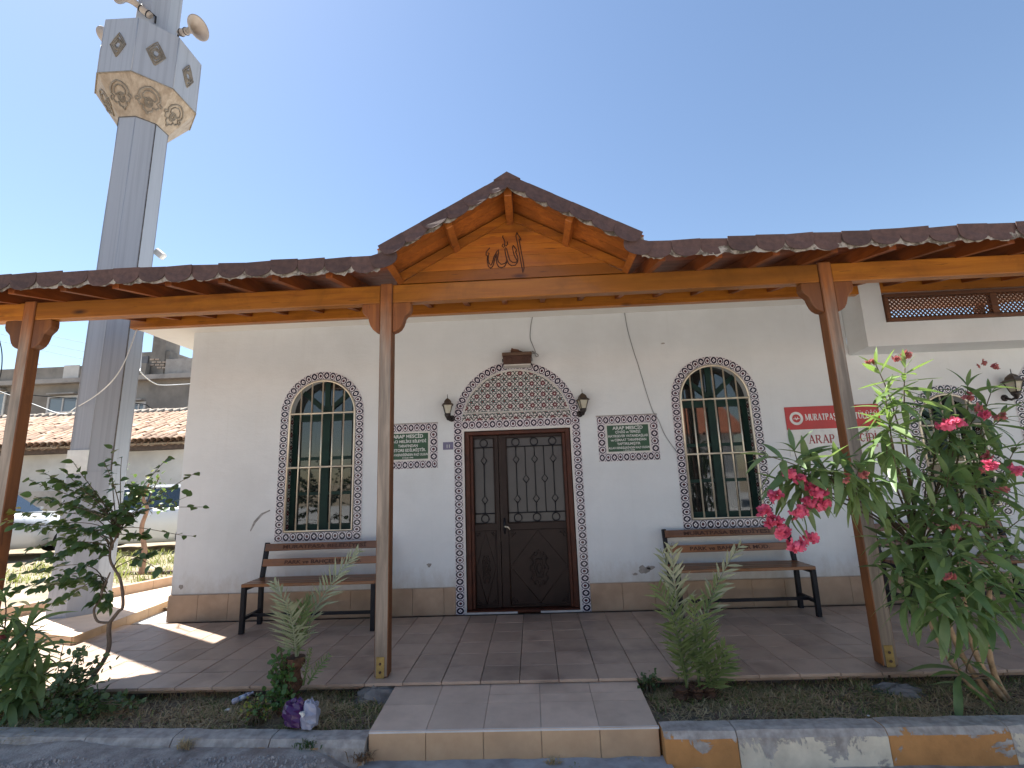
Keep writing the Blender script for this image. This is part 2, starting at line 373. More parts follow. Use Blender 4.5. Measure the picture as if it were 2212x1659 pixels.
def floral_mat():
    mt, t, b = new('floral_tile_print'); b.inputs['Roughness'].default_value = 0.25
    uv = nd(t, 'ShaderNodeUVMap'); s = nd(t, 'ShaderNodeSeparateXYZ'); t.links.new(uv.outputs[0], s.inputs[0])
    LT = lambda a, k: mth(t, 'LESS_THAN', a, k)
    GT = lambda a, k: mth(t, 'GREATER_THAN', a, k)
    def cell(du, dv):
        x = mth(t, 'SUBTRACT', mth(t, 'FRACT', mth(t, 'ADD', s.outputs[0], du)), 0.5); y = mth(t, 'SUBTRACT', mth(t, 'FRACT', mth(t, 'ADD', s.outputs[1], dv)), 0.5)
        return x, y, mth(t, 'SQRT', mth(t, 'ADD', mth(t, 'MULTIPLY', x, x), mth(t, 'MULTIPLY', y, y))), mth(t, 'ARCTAN2', y, x)
    x, y, r, th = cell(0, 0); x2, y2, r2, th2 = cell(0.5, 0.5)
    wob = lambda r, th, n, a: mth(t, 'MULTIPLY_ADD', mth(t, 'COSINE', mth(t, 'MULTIPLY', th, float(n))), a, r)
    c = (0.60, 0.58, 0.55)
    arc = mth(t, 'MULTIPLY', GT(wob(r, th, 4, -0.07), 0.35), LT(wob(r, th, 4, -0.07), 0.44)); c = mixc(t, arc, c, (0.025, 0.045, 0.035))
    arc2 = mth(t, 'MULTIPLY', GT(wob(r2, th2, 6, -0.03), 0.27), LT(wob(r2, th2, 6, -0.03), 0.33)); c = mixc(t, arc2, c, (0.02, 0.02, 0.03))
    c = mixc(t, LT(wob(r2, th2, 5, 0.05), 0.2), c, (0.035, 0.075, 0.065)); c = mixc(t, LT(r2, 0.07), c, (0.15, 0.02, 0.02))
    c = mixc(t, LT(wob(r, th, 9, 0.06), 0.25), c, (0.03, 0.012, 0.016)); c = mixc(t, LT(wob(r, th, 9, 0.05), 0.17), c, (0.13, 0.02, 0.025)); c = mixc(t, LT(r, 0.06), c, (0.6, 0.55, 0.5))
    setc(t, b, c); return mt
M_floral = floral_mat()
def leafmat(name, c1, c2, trans=0.35, rough=0.45, tc=None):
    mt, t, b = new(name); b.inputs['Roughness'].default_value = rough
    oi = nd(t, 'ShaderNodeObjectInfo'); n = nz(t, pos(t), 9, 3)
    f = mth(t, 'ADD', mth(t, 'MULTIPLY', oi.outputs['Random'], 0.5), mth(t, 'MULTIPLY', ramp(t, n, 0.3, 0.7), 0.5))
    c = mixc(t, f, c1, c2); setc(t, b, c)
    tr = nd(t, 'ShaderNodeBsdfTranslucent'); tcol = mixc(t, 0.5, c, tc or (0.22, 0.34, 0.04)); t.links.new(tcol, tr.inputs[0])
    mx = nd(t, 'ShaderNodeMixShader'); mx.inputs[0].default_value = trans
    t.links.new(b.outputs[0], mx.inputs[1]); t.links.new(tr.outputs[0], mx.inputs[2]); t.links.new(mx.outputs[0], t.nodes['Material Output'].inputs[0])
    return mt
M_oleaf = leafmat('oleander_leaf', (0.085, 0.165, 0.065), (0.23, 0.31, 0.13), 0.38)
M_oyoung = leafmat('oleander_young_leaf', (0.16, 0.26, 0.08), (0.24, 0.33, 0.12), 0.4)
M_tleaf = leafmat('tree_leaf', (0.045, 0.095, 0.035), (0.085, 0.14, 0.05), 0.3)
M_bleaf = leafmat('bush_leaf', (0.04, 0.085, 0.035), (0.085, 0.13, 0.05), 0.3)
M_weed = leafmat('weed_leaf', (0.045, 0.115, 0.03), (0.09, 0.17, 0.045), 0.35)
M_yleaf = leafmat('yellowed_leaf', (0.3, 0.26, 0.04), (0.18, 0.22, 0.04), 0.35)
M_palm = leafmat('palm_leaf', (0.22, 0.26, 0.16), (0.34, 0.36, 0.26), 0.25, 0.5)
M_palmd = leafmat('palm_leaf_dark', (0.085, 0.145, 0.05), (0.17, 0.215, 0.09), 0.25, 0.5)
M_dry = leafmat('dry_grass', (0.60, 0.47, 0.27), (0.38, 0.29, 0.16), 0.2, 0.8, (0.3, 0.24, 0.12))
M_grass = leafmat('green_grass', (0.14, 0.20, 0.06), (0.27, 0.27, 0.10), 0.25, 0.6)
M_litter = plain('dry_leaf_litter', (0.20, 0.13, 0.08), (0.10, 0.06, 0.04), 30, 0.9)
M_petal = leafmat('pink_petal', (0.60, 0.08, 0.16), (0.76, 0.17, 0.28), 0.35, 0.6, (0.8, 0.2, 0.3))
M_petald = leafmat('faded_petal', (0.36, 0.08, 0.09), (0.45, 0.16, 0.13), 0.3, 0.7, (0.5, 0.2, 0.2))
M_obark = plain('oleander_bark', (0.45, 0.31, 0.18), (0.22, 0.15, 0.085), 20, 0.85, bs=0.4)
M_tbark = plain('tree_bark', (0.17, 0.12, 0.085), (0.10, 0.07, 0.05), 25, 0.9, bs=0.6)
M_twig = plain('twig', (0.11, 0.085, 0.05), (0.07, 0.05, 0.03), 20, 0.9)
M_pbark = plain('palm_fibre', (0.12, 0.06, 0.032), (0.055, 0.027, 0.016), 30, 0.95, bs=0.9, bscale=90)
# ================================================================== setting
def grid(x0, x1, y0, y1, nx, ny, zf):
    mb = MB(); mb.smooth = True
    vs = [(x0 + (x1-x0)*i/nx, y0 + (y1-y0)*j/ny, 0) for j in range(ny+1) for i in range(nx+1)]
    vs = [(x, y, zf(x, y)) for x, y, _ in vs]
    fs = [(j*(nx+1)+i, j*(nx+1)+i+1, (j+1)*(nx+1)+i+1, (j+1)*(nx+1)+i) for j in range(ny) for i in range(nx)]
    return mb.add(vs, fs)
def sn(x, y, s=1.0, o=0.0): return noise.noise(Vector((x * s + o, y * s - o, o)))
M_ground = plain('yard_dirt', (0.30, 0.24, 0.16), (0.20, 0.155, 0.10), 3, 0.95, bs=0.7, bscale=20, bdist=0.02, c3=(0.36, 0.32, 0.25), s3=0.6)
g = MB().add([(-600,-600,-0.32),(600,-600,-0.32),(600,600,-0.32),(-600,600,-0.32)], [(0,1,2,3)]).build('ground', M_ground); tag(g, kind='structure')
def roadz(x, y):
    left = max(0.0, min(1.0, (-0.75 - x) / 0.5 + .5 * sn(x, y, 3, 7))); near = max(0.0, 1 - max(0.0, -2.3 - y) / 1.6)
    return -0.215 + 0.115 * left * near + 0.02 * sn(x, y, 2.5) * (1 if left < .5 else 1.6) + 0.010 * sn(x, y, 8, 3) + .006 * sn(x, y, 21, 1)
o = grid(-9, 9, -9.5, -2.2, 170, 80, roadz).build('road', M_road); tag(o, kind='structure')
o = grid(-60, 60, -30, -9.5, 40, 10, lambda x, y: -0.22).build('far_road', plain('pale_street', (.42, .42, .41), (.34, .34, .335), 1.5, .95)); tag(o, kind='structure')
o = grid(-0.90, 0.85, -2.52, -2.27, 30, 5, lambda x, y: -0.185 + 0.008 * sn(x, y, 7) - 0.03 * max(0, -2.44 - y) / 0.08).build('concrete_apron', M_conc); tag(o, kind='structure')
def bedz(x, y): return -0.085 + 0.035 * sn(x, y, 2.2, 5) + 0.014 * sn(x, y, 9, 2) - 0.03 * max(0, (-1.95 - y)) / 0.2
for nm, a, b in (('flower_bed_left', -6.5, -0.86), ('flower_bed_right', 0.81, 6.5)):
    o = grid(a, b, -2.24, -1.58, 90, 14, bedz).build(nm, M_soil); tag(o, kind='structure')
# yard behind, left of the building
o = grid(-14, -3.9, 0.5, 9.2, 40, 40, lambda x, y: 0.02 + 0.03 * sn(x, y, 1.5)).build('yard', M_ground); tag(o, kind='structure')
o = grid(-16, -5.55, -1.55, 0.6, 30, 10, lambda x, y: 0.015 + 0.02 * sn(x, y, 2)).build('yard_strip', M_ground); tag(o, kind='structure')

o = MB().box((-4.7, 0.001, -0.3), (-3.7, 6.5, -0.004)).build('side_path', M_conc); tag(o, kind='structure')
# tiled platform under the porch
PF = -1.605
plat = MB().box((-7.0, PF, -0.3), (7.0, 0.0, -0.006)).build('platform', M_grout); tag(plat, kind='structure')
TS = 0.27; x0 = at(1163, 1412, 'z', 0).x
tm = bevel(MB().box((0, 0, -0.02), (TS - 0.005, TS - 0.005, 0)).build('floor_tile_source', M_floor), 0.002).data
bpy.data.objects.remove(bpy.data.objects['floor_tile_source'])
for i in range(-22, 18):
    for j in range(6):
        M = Matrix.Translation((x0 + i * TS, PF + 0.001 + j * TS, random.uniform(-0.0012, 0.0005)))
        if M.translation.x > 5.4: continue
        inst('floor_tile', tm, plat, M)
mbE = MB().box((-7.0, PF - 0.012, -0.06), (-0.87, PF - 0.001, -0.004)); e = mbE.build('edge_tile', M_step, plat)
e = MB().box((0.82, PF - 0.012, -0.06), (7.0, PF - 0.001, -0.004)).build('edge_tile', M_step, plat)

# entrance step
YF, ZF = -2.28, -0.035
st = MB().prism([(PF + 0.0, -0.008), (YF + 0.012, ZF - 0.008), (YF + 0.012, -0.3), (PF, -0.3)], -0.86, 0.81, 'x').build('entrance_step', M_growl); tag(st, kind='structure')
ya = at(1163, (1900 + 680/2.011) * .6777, 'z', -0.02).y; yb = at(1163, (1900 + 632/2.011) * .6777, 'z', -0.02).y
zz = lambda y: ZF * (PF - y) / (PF - YF)
for i in range(5):
    xa = -0.86 + i * 0.334; xb = min(xa + 0.331, 0.812)
    for y0, y1 in ((YF + 0.003, ya - 0.0015), (ya + 0.0015, yb - 0.0015), (yb + 0.0015, PF - 0.002)):
        if i in (0, 1) and y0 > YF + 0.01 and y1 < yb + 0.01: continue
        if i in (0, 1) and y0 > ya: y0 = ya + 0.0015
        w = MB().add([(xa, y0, zz(y0)), (xb, y0, zz(y0)), (xb, y1, zz(y1)), (xa, y1, zz(y1)), (xa, y0, zz(y0)-.012), (xb, y0, zz(y0)-.012), (xb, y1, zz(y1)-.012), (xa, y1, zz(y1)-.012)],
                     [(0,1,2,3),(7,6,5,4),(0,4,5,1),(1,5,6,2),(2,6,7,3),(3,7,4,0)])
        w.build('step_tile', M_step, st)
    bevel(MB().box((xa, YF, -0.21), (xb, YF + 0.014, ZF - 0.006)).build('riser_tile', M_riser, st), 0.002)
MB().prism([(YF - 0.001, ZF - 0.005), (YF + 0.012, ZF + 0.002), (YF + 0.012, ZF - 0.010), (YF - 0.001, ZF - 0.010)], -0.86, 0.812, 'x').build('step_nosing', M_wtrim, st)

# kerb stones
ke = thing('kerb', (0, -2.28, -0.2), 'low street kerb of concrete stones with flaking orange and white paint', 'kerb')
def kerbstone(xa, xb, ya, yb, zt, zb, mt, w=0.14):
    mb = MB(); n = max(3, int((xb - xa) / 0.07)); prof = [(0, zb), (0.012, zt - 0.035), (0.035, zt - 0.004), (0.06, zt), (w, zt), (w, zb)]
    vs = []
    for i in range(n + 1):
        x = xa + (xb - xa) * i / n; y = ya + (yb - ya) * i / n
        for dy, z in prof:
            k = 0.007 * sn(x * 6 + dy * 40, z * 30, 1.0, 4); vs.append((x, y + dy + k, z + 0.7 * k))
    P = len(prof); fs = [(i*P+j, (i+1)*P+j, (i+1)*P+(j+1) % P, i*P+(j+1) % P) for i in range(n) for j in range(P)]
    fs += [tuple(range(P)), tuple(range(n*P, n*P+P))[::-1]]
    mb.smooth = False; return mb.add(vs, fs).build('kerb_stone', mt, ke)
for xa, xb, mt in ((0.822, 1.218, M_kor), (1.224, 2.03, M_kwh), (2.036, 2.68, M_kor), (2.686, 3.30, M_kwh), (3.306, 3.95, M_kor), (3.956, 4.6, M_kwh)):
    kerbstone(xa, xb, -2.355, -2.36, -0.035, -0.25, mt)
xs = [-0.872, -1.45, -2.06, -2.62, -3.24, -3.86, -4.5, -5.2]
for a, b in zip(xs, xs[1:]):
    f = lambda x: -2.33 + 0.05 * (-0.87 - x)
    kerbstone(b + 0.006, a, f(b), f(a), -0.065, -0.25, M_kgr)

# paved terrace that carries the minaret
TZ = 0.09
poly = [(-4.13, -0.74), (-4.40, 2.55), (-5.49, 0.06), (-5.62, -0.27)]
ter = MB().prism(poly, -0.02, TZ, 'z').build('paved_terrace', M_step); tag(ter, kind='structure')
def along(p, q, step, th, z0, z1, nm, mt, par):
    p, q = Vector(p), Vector(q); d = q - p; L = d.length; d.normalize(); nrm = Vector((-d.y, d.x)); n = max(1, round(L / step))
    for i in range(n):
        a = p + d * (L * i / n + 0.002); b = p + d * (L * (i + 1) / n - 0.002)
        MB().prism([tuple(a), tuple(b), tuple(b + nrm * th), tuple(a + nrm * th)], z0, z1, 'z').build(nm, mt, par)
along((-5.62, -0.27), (-4.13, -0.74), 0.33, -0.012, -0.01, TZ + 0.003, 'riser_tile', M_riser, ter)
along((-4.13, -0.74), (-4.40, 2.55), 0.33, -0.012, -0.01, TZ + 0.003, 'riser_tile', M_riser, ter)
yk = thing('garden_edging', (-5.2, 0.9, 0.1), 'low tan tiled edging behind the minaret base', 'edging')
along((-5.62, -0.25), (-4.46, 2.53), 0.34, 0.10, 0.0, 0.20, 'edging_stone', M_base, yk)
along((-9.5, 0.35), (-5.66, -0.22), 0.4, 0.10, 0.0, 0.16, 'edging_stone', M_base, yk)

# ================================================================== mosque
mos = thing('mosque', (0, 0.2, 0), 'small white plastered prayer house with tiled arched windows and door', 'building')
def arch(cx, w, zb, zs, n=22, rr=None):
    r = w / 2; return [(cx - r, zb), (cx + r, zb)] + [(cx + r * math.cos(math.pi * i / n), zs + (rr or r) * math.sin(math.pi * i / n)) for i in range(n + 1)]
BW = 0.088          # printed border tile width
WIN = [(-2.20, 0.952, 0.789, 2.182), (2.198, 0.952, 0.785, 2.165), (4.66, 0.86, 0.83, 1.78)]
DOORS = [(0.0, 0.70, 1.975), (6.07, 0.70, 1.90)]
holes = [arch(cx, w - 2 * BW, zb + BW, zs) for cx, w, zb, zs in WIN]
dh = [[(cx - 0.612, -0.0), (cx + 0.612, 0.0), (cx + 0.612, 1.93), (cx - 0.612, 1.93)] for cx, _, _ in DOORS]
def notch(o, cx): return o
outer = [(-3.78, 0.0), (-0.612, 0.0), (-0.612, 1.93), (0.612, 1.93), (0.612, 0.0), (3.72, 0.0), (3.72, 3.2), (-3.78, 3.2)]
plate(outer, holes[:2], 0.0, 0.24).build('front_wall', M_wall, mos)
outer = [(3.72, 0.0), (6.07-.612, 0.0), (6.07-.612, 1.86), (6.07+.612, 1.86), (6.07+.612, 0.0), (8.0, 0.0), (8.0, 2.6), (3.72, 2.6)]
plate(outer, holes[2:], 0.0, 0.24).build('front_wall', M_wall, mos)
MB().box((-3.78, 0.24, 0.0), (-3.56, 6.0, 3.2)).build('side_wall', M_wall, mos)
MB().box((-3.56, 5.8, 0.0), (8.0, 6.0, 2.6)).build('back_wall', M_wall, mos)
MB().box((-3.56, 5.8, 2.6), (3.72, 6.0, 3.2)).build('back_wall', M_wall, mos)
MB().box((3.5, 0.24, 0.0), (3.72, 5.8, 3.2)).build('inner_wall', M_wall, mos)
MB().box((7.8, 0.24, 0.0), (8.0, 5.8, 2.6)).build('side_wall', M_wall, mos)
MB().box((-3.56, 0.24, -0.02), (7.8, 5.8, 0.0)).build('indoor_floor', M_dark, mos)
MB().box((-4.30, -0.22, 3.2), (3.72, 6.3, 3.34)).build('eave_slab', M_eave, mos)
MB().box((3.725, 0.0, 2.602), (8.0, 6.0, 2.72)).build('terrace_slab', M_eave, mos)
# oriel with a sloped underside on the right
YB = -0.32
MB().prism([(0.0, 2.585), (YB, 2.60), (YB, 2.855), (0.0, 2.855)], 3.722, 8.0, 'x').build('oriel', M_wall, mos)
MB().box((3.724, YB, 2.8555), (3.95, 0.30, 3.3)).build('oriel_pier', M_wall, mos)
# base tiles
def basetiles(xa, xb, ph=0.0):
    x = xa
    while x < xb - 0.01:
        e = min(x + 0.33, xb); bevel(MB().box((x + 0.0012, -0.016, 0.003), (e - 0.0012, 0.0, 0.272 + random.uniform(-.001, .001))).build('base_tile', M_base, mos), 0.002); x = e
basetiles(-3.796, -0.702); basetiles(0.702, 5.365); basetiles(6.78, 7.9)
y = 0.0
while y < 5.8:
    e = min(y + 0.33, 5.8); bevel(MB().box((-3.796, y + 0.002, 0.003), (-3.78, e - 0.002, 0.272)).build('base_tile', M_base, mos), 0.002); y = e
MB().box((-3.786, -0.006, 0.2725), (-0.702, 0.0, 0.279)).build('grout_line', M_growl, mos)
MB().box((0.702, -0.006, 0.2725), (5.365, 0.0, 0.279)).build('grout_line', M_growl, mos)

# printed border tiles: pieces two motifs long swept along a path
def sweep_tiles(path, par, y=-0.008, w=BW, motif=0.0715, per=2, mat=None, nm='border_tile', inner=None):
    """path: list of (outer pt, inner pt) samples; cut into tiles by arc length of the mid line"""
    mids = [((a[0]+b[0])/2, (a[1]+b[1])/2) for a, b in path]; S = [0]
    for a, b in zip(mids, mids[1:]): S.append(S[-1] + math.dist(a, b))
    n = max(1, round(S[-1] / (motif * per))); cuts = [S[-1] * i / n for i in range(n + 1)]
    def samp(s):
        for i in range(len(S) - 1):
            if s <= S[i+1] + 1e-9:
                f = (s - S[i]) / max(1e-9, S[i+1] - S[i]); L = lambda p, q: (p[0] + (q[0]-p[0])*f, p[1] + (q[1]-p[1])*f)
                return L(path[i][0], path[i+1][0]), L(path[i][1], path[i+1][1])
        return path[-1]
    for k in range(n):
        a, b = cuts[k] + 0.0006, cuts[k+1] - 0.0006
        ss = [a] + [s for s in S if a + 1e-4 < s < b - 1e-4] + [b]
        mb = MB(); pr = [samp(s) for s in ss]; q = len(pr)
        vs = [(p[0][0], y, p[0][1]) for p in pr] + [(p[1][0], y, p[1][1]) for p in pr] + [(p[0][0], 0.0, p[0][1]) for p in pr] + [(p[1][0], 0.0, p[1][1]) for p in pr]
        us = [k * per + per * (s - a) / (b - a) for s in ss]; fs = []; uv = []
        for i in range(q - 1):
            fs.append((i, q+i, q+i+1, i+1)); uv.append([(us[i]+1e-4, 1), (us[i]+1e-4, 0), (us[i+1]-1e-4, 0), (us[i+1]-1e-4, 1)])
            for f in ((2*q+i, i, i+1, 2*q+i+1), (q+i, 3*q+i, 3*q+i+1, q+i+1), (2*q+i, 2*q+i+1, 3*q+i+1, 3*q+i)): fs.append(f); uv.append([(0.02, .5)] * 4)
        fs += [(0, 2*q, 3*q, q), (q-1, 2*q-1, 4*q-1, 3*q-1)]; uv += [[(0, .5)] * 4] * 2
        mb.add(vs, fs, uv).build(nm, mat or M_border, par)
def straight(p, q, w, n=2):
    """outer edge p->q with inner edge w to the left of travel"""
    d = Vector((q[0]-p[0], q[1]-p[1])).normalized(); nr = Vector((-d.y, d.x)) * w
    return [((p[0] + (q[0]-p[0])*i/n, p[1] + (q[1]-p[1])*i/n), (p[0] + (q[0]-p[0])*i/n + nr.x, p[1] + (q[1]-p[1])*i/n + nr.y)) for i in range(n+1)]
def bar_round(pts, r, nm, mt, par, n=6): return MB().tube(pts, r, n).build(nm, mt, par)

def make_window(cx, w, zb, zs, side):
    wn = thing('window', (cx, 0, zb), None, None); del_cat = wn
    wn.parent = mos; wn.location = Vector((cx, 0, zb)) - WLOC[mos.name]
    r = w / 2; ri = r - BW
    # border: from bottom left up, over the arch and down, then the bottom row
    right = [((cx + r, zb + (zs - zb) * i / 6), (cx + ri, zb + (zs - zb) * i / 6)) for i in range(7)]
    right[0] = ((cx + r, zb), (cx + ri, zb))
    arc = [((cx + r * math.cos(a), zs + r * math.sin(a)), (cx + ri * math.cos(a), zs + ri * math.sin(a))) for a in [math.pi * i / 40 for i in range(41)]]
    left = [((cx - r, zs - (zs - zb) * i / 6), (cx - ri, zs - (zs - zb) * i / 6)) for i in range(7)]
    sweep_tiles(right + arc[1:] + left[1:], wn)
    sweep_tiles(straight((cx - ri + .001, zb), (cx + ri - .001, zb), BW), wn)
    # steel grille flush with the wall face
    g = ri - 0.016; zg = zb + BW + 0.016; yg = -0.004
    fr = [(cx - g, zg), (cx - g, zs)] + [(cx + g * math.cos(math.pi - math.pi * i / 24), zs + g * math.sin(math.pi * i / 24)) for i in range(1, 24)] + [(cx + g, zs), (cx + g, zg), (cx - g, zg)]
    bar_round([(x, yg, z) for x, z in fr], 0.0125, 'grille_frame', M_brass, wn, 8)
    zm = zg + (zs - zg) * 0.53
    for z in (zm, zs - 0.004): bar_round([(cx - g, yg - 0.004, z), (cx + g, yg - 0.004, z)], 0.011, 'grille_rail', M_brass, wn, 8)
    for k in range(1, 6 if w > .9 else 5):
        x = -g + 2 * g * k / (6 if w > .9 else 5); zt = zs + math.sqrt(max(0, g * g - x * x))
        bar_round([(cx + x, yg, zg), (cx + x, yg, zt)], 0.009, 'grille_bar', M_brass, wn)
    # reveal lined with printed tiles
    for sg in (-1, 1):
        mb = MB(); xx = cx + sg * (ri - 0.002); n = 9
        for i in range(n):
            z0 = zb + BW + (zs - zb - BW) * i / n + .001; z1 = zb + BW + (zs - zb - BW) * (i + 1) / n - .001
            MB().add([(xx, 0.012, z0), (xx, 0.17, z0), (xx, 0.17, z1), (xx, 0.012, z1)], [(0,1,2,3)], [[(0, 0), (1.1, 0), (1.1, 1.2), (0, 1.2)]]).build('reveal_tile', M_floral, wn)
    # green timber sashes
    yt = 0.115
    def fbox(xa, xb, za, zb_, nm='sash_bar', y0=yt, th=0.045, p=wn): return MB().box((cx + xa, y0, za), (cx + xb, y0 + th, zb_)).build(nm, M_green, p)
    for xa, xb in ((-ri, -ri + 0.055), (ri - 0.055, ri), (-0.045, 0.045)): fbox(xa, xb, zb + BW, zs + (0.0 if abs(xa) > .1 else 0.0), 'sash_stile')
    H = zs - zb - BW
    for f in (0.0, 0.30, 0.60, 0.94):
        z = zb + BW + f * H
        for xa, xb in ((-ri + 0.055, -0.045), (0.045, ri - 0.055)): fbox(xa, xb, z, z + (0.075 if f in (0.0, 0.94) else 0.035), 'sash_rail', yt + 0.004)
    mb = MB()
    for sg in (-1, 1): mb.bar((cx, yt + .02, zs + 0.02), (cx + sg * ri * .72, yt + .02, zs + ri * .68), 0.05, 0.04, (0, 1, 0))
    mb.build('fanlight_bar', M_green, wn)
    fbox(-0.03, 0.03, zs, zs + ri * 0.96, 'fanlight_bar', yt + .008)
    pl = plate(arch(cx, 2 * ri, zb + BW, zs), [], yt + 0.024, 0.006); pl.build('pane', M_glass, wn)
    return wn
for i, (cx, w, zb, zs) in enumerate(WIN): make_window(cx, w, zb, zs, i)
# dim room things that make the panes uneven: curtains behind the glass
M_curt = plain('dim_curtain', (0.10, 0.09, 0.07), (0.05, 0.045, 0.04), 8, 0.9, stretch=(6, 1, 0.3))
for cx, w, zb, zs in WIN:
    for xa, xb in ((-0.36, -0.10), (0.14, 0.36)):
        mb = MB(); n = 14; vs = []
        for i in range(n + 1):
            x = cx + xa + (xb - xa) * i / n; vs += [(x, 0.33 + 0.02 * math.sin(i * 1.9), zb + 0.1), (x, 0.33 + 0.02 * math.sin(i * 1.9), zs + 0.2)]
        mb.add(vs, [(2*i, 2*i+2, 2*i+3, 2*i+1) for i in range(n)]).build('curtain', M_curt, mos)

def make_door(cx, hw, zc, full=True):
    d = thing('door', (cx, 0, 0), None, None); d.parent = mos; d.location = Vector((cx, 0, 0)) - WLOC[mos.name]
    top = 1.93 if full else 1.86; ro = 0.708; ri = ro - BW; X = lambda x: cx + x
    # jamb borders, head border, arch border
    for sg in (-1, 1):
        a, b = ((X(sg*hw), 0.004), (X(sg*hw), top + 0.088))
        path = [((a[0], a[1] + (b[1]-a[1])*i/4), (X(sg*(hw-BW)), a[1] + (b[1]-a[1])*i/4)) for i in range(5)]
        sweep_tiles(path, d)
    sweep_tiles([((X(-hw+BW+.001), top+.088), (X(-hw+BW+.001), top+.004)), ((X(hw-BW-.001), top+.088), (X(hw-BW-.001), top+.004))], d, motif=0.072)
    a0 = math.asin((top + 0.092 - zc) / ro)
    arc = [((X(ro*math.cos(t)), zc+ro*math.sin(t)), (X(ri*math.cos(t)), zc+ri*math.sin(t))) for t in [a0 + (math.pi - 2*a0) * i / 48 for i in range(49)]]
    sweep_tiles(arc, d)
    zt = top + 0.092; zi = zt + 0.085
    x1 = math.sqrt(ri*ri - (zt - zc)**2) - .006; x2 = math.sqrt(ri*ri - (zi - zc)**2) - .006
    MB().add([(X(-x1), -.006, zt), (X(x1), -.006, zt), (X(x2), -.006, zi - .008), (X(-x2), -.006, zi - .008), (X(-x1), 0, zt), (X(x1), 0, zt), (X(x2), 0, zi - .008), (X(-x2), 0, zi - .008)],
             [(0,1,2,3),(4,5,1,0),(3,2,6,7)], [[(0, .5), (9, .5), (9, 1), (0, 1)], [(0,0)]*4, [(0,0)]*4]).build('frieze_panel', M_floral, d)
    rt = ri - 0.022; b0 = math.asin((zi + 0.012 - zc) / rt)
    pts = [(rt*math.cos(b0 + (math.pi-2*b0)*i/40), zc + rt*math.sin(b0 + (math.pi-2*b0)*i/40)) for i in range(41)]
    mb = MB(); n = len(pts); vs = [(X(x), -.005, z) for x, z in pts] + [(X(x), 0, z) for x, z in pts]
    mb.add(vs, [tuple(range(n))], [[(x / 0.125, (z - zi) / 0.125) for x, z in pts]]); mb.add(vs, [(i, n+i, n+(i+1) % n, (i+1) % n) for i in range(n)]); mb.build('tympanum', M_floral, d)
    mb = MB(); tr = [(X((rt+.008)*math.cos(t)), -.009, zc+(rt+.008)*math.sin(t)) for t in [b0 + (math.pi-2*b0)*i/40 for i in range(41)]]
    mb.tube(tr, 0.008, 6); mb.tube([(X(-rt*math.cos(b0)-.01), -.008, zi + .002), (X(rt*math.cos(b0)+.01), -.008, zi + .002)], 0.007, 6); mb.build('white_moulding', M_wtrim, d)
    # white reveal trim
    mb = MB()
    for sg in (-1, 1): mb.box((min(X(sg*.612), X(sg*.59)), -.004, 0.0), (max(X(sg*.612), X(sg*.59)), 0.02, top))
    mb.box((X(-.59), -.004, top - .022), (X(.59), 0.02, top)); mb.build('reveal_trim', M_wtrim, d)
    # timber frame
    def fr(xa, xb, za, zb, y0, y1, nm, mt): return bevel(MB().box((X(xa), y0, za), (X(xb), y1, zb)).build(nm, mt, d), 0.006)
    for sg in (-1, 1):
        fr(min(sg*.588, sg*.535), max(sg*.588, sg*.535), 0.035, 1.905 if full else 1.83, 0.03, 0.16, 'door_frame', M_doorf)
        fr(min(sg*.535, sg*.50), max(sg*.535, sg*.50), 0.035, 1.86 if full else 1.79, 0.055, 0.16, 'door_frame', M_doorf)
    fr(-.588, .588, (1.862 if full else 1.792), (1.905 if full else 1.83), 0.032, 0.155, 'door_frame', M_doorf)
    fr(-.60, .60, 0.004, 0.034, 0.0, 0.2, 'threshold', M_doorf)
    MB().box((X(-.595), -0.012, 0.003), (X(-.06), 0.0, 0.02)).build('threshold_strip', M_wtrim, d); MB().box((X(.18), -0.012, 0.003), (X(.595), 0.0, 0.02)).build('threshold_strip', M_wtrim, d)
    # two leaves: narrow left, wide right
    for (xa, xb), nb, big in (((-.50, -.222), 1, False), ((-.214, .50), 3, True)):
        lf = d
        pa, pb = xa + (0.085 if big else 0.0 + 0.002), xb - (0.002 if big else 0.046)
        if not big: pa, pb = xa + 0.004, xb - 0.048
        zp0, zp1, zg0, zg1 = 0.065, 0.825, 0.90, 1.825
        outer = [(X(xa), 0.042), (X(xb), 0.042), (X(xb), 1.858 if full else 1.79), (X(xa), 1.858 if full else 1.79)]
        gh = [(X(pa+.004), zg0), (X(pb-.004), zg0), (X(pb-.004), zg1 if full else 1.76), (X(pa+.004), zg1 if full else 1.76)]
        plate(outer, [gh], 0.088, 0.05).build('leaf_panel', M_door, lf)
        MB().box((X(pa), 0.116, zg0 - .01), (X(pb), 0.122, (zg1 if full else 1.76) + .01)).build('obscured_pane', M_dglass, lf)
        # moulded rims
        def rim(x0, x1, z0, z1, nm, rr=0.008, y=0.086):
            MB().tube([(X(x0), y, z0), (X(x1), y, z0), (X(x1), y, z1), (X(x0), y, z1), (X(x0), y, z0)], rr, 6).build(nm, M_door, lf)
        rim(pa, pb, zp0, zp1, 'panel_moulding'); rim(pa, pb, zg0, zg1, 'pane_moulding')
        # ironwork in the pane
        mb = MB(); w = pb - pa; yy = 0.094; za, zb = zg0 + 0.105, zg1 - 0.10
        for z in (za, zb): mb.tube([(X(pa), yy, z), (X(pb), yy, z)], 0.0055, 6)
        def diamond(x, z, a=0.034):
            mb.tube([(X(x), yy, z - a*1.3), (X(x + a), yy, z), (X(x), yy, z + a*1.3), (X(x - a), yy, z), (X(x), yy, z - a*1.3)], 0.0055, 5)
        def ring(x, z, a=0.042): mb.tube([(X(x + a*math.cos(t)), yy, z + a*math.sin(t)) for t in [2*math.pi*i/16 for i in range(17)]], 0.0055, 5)
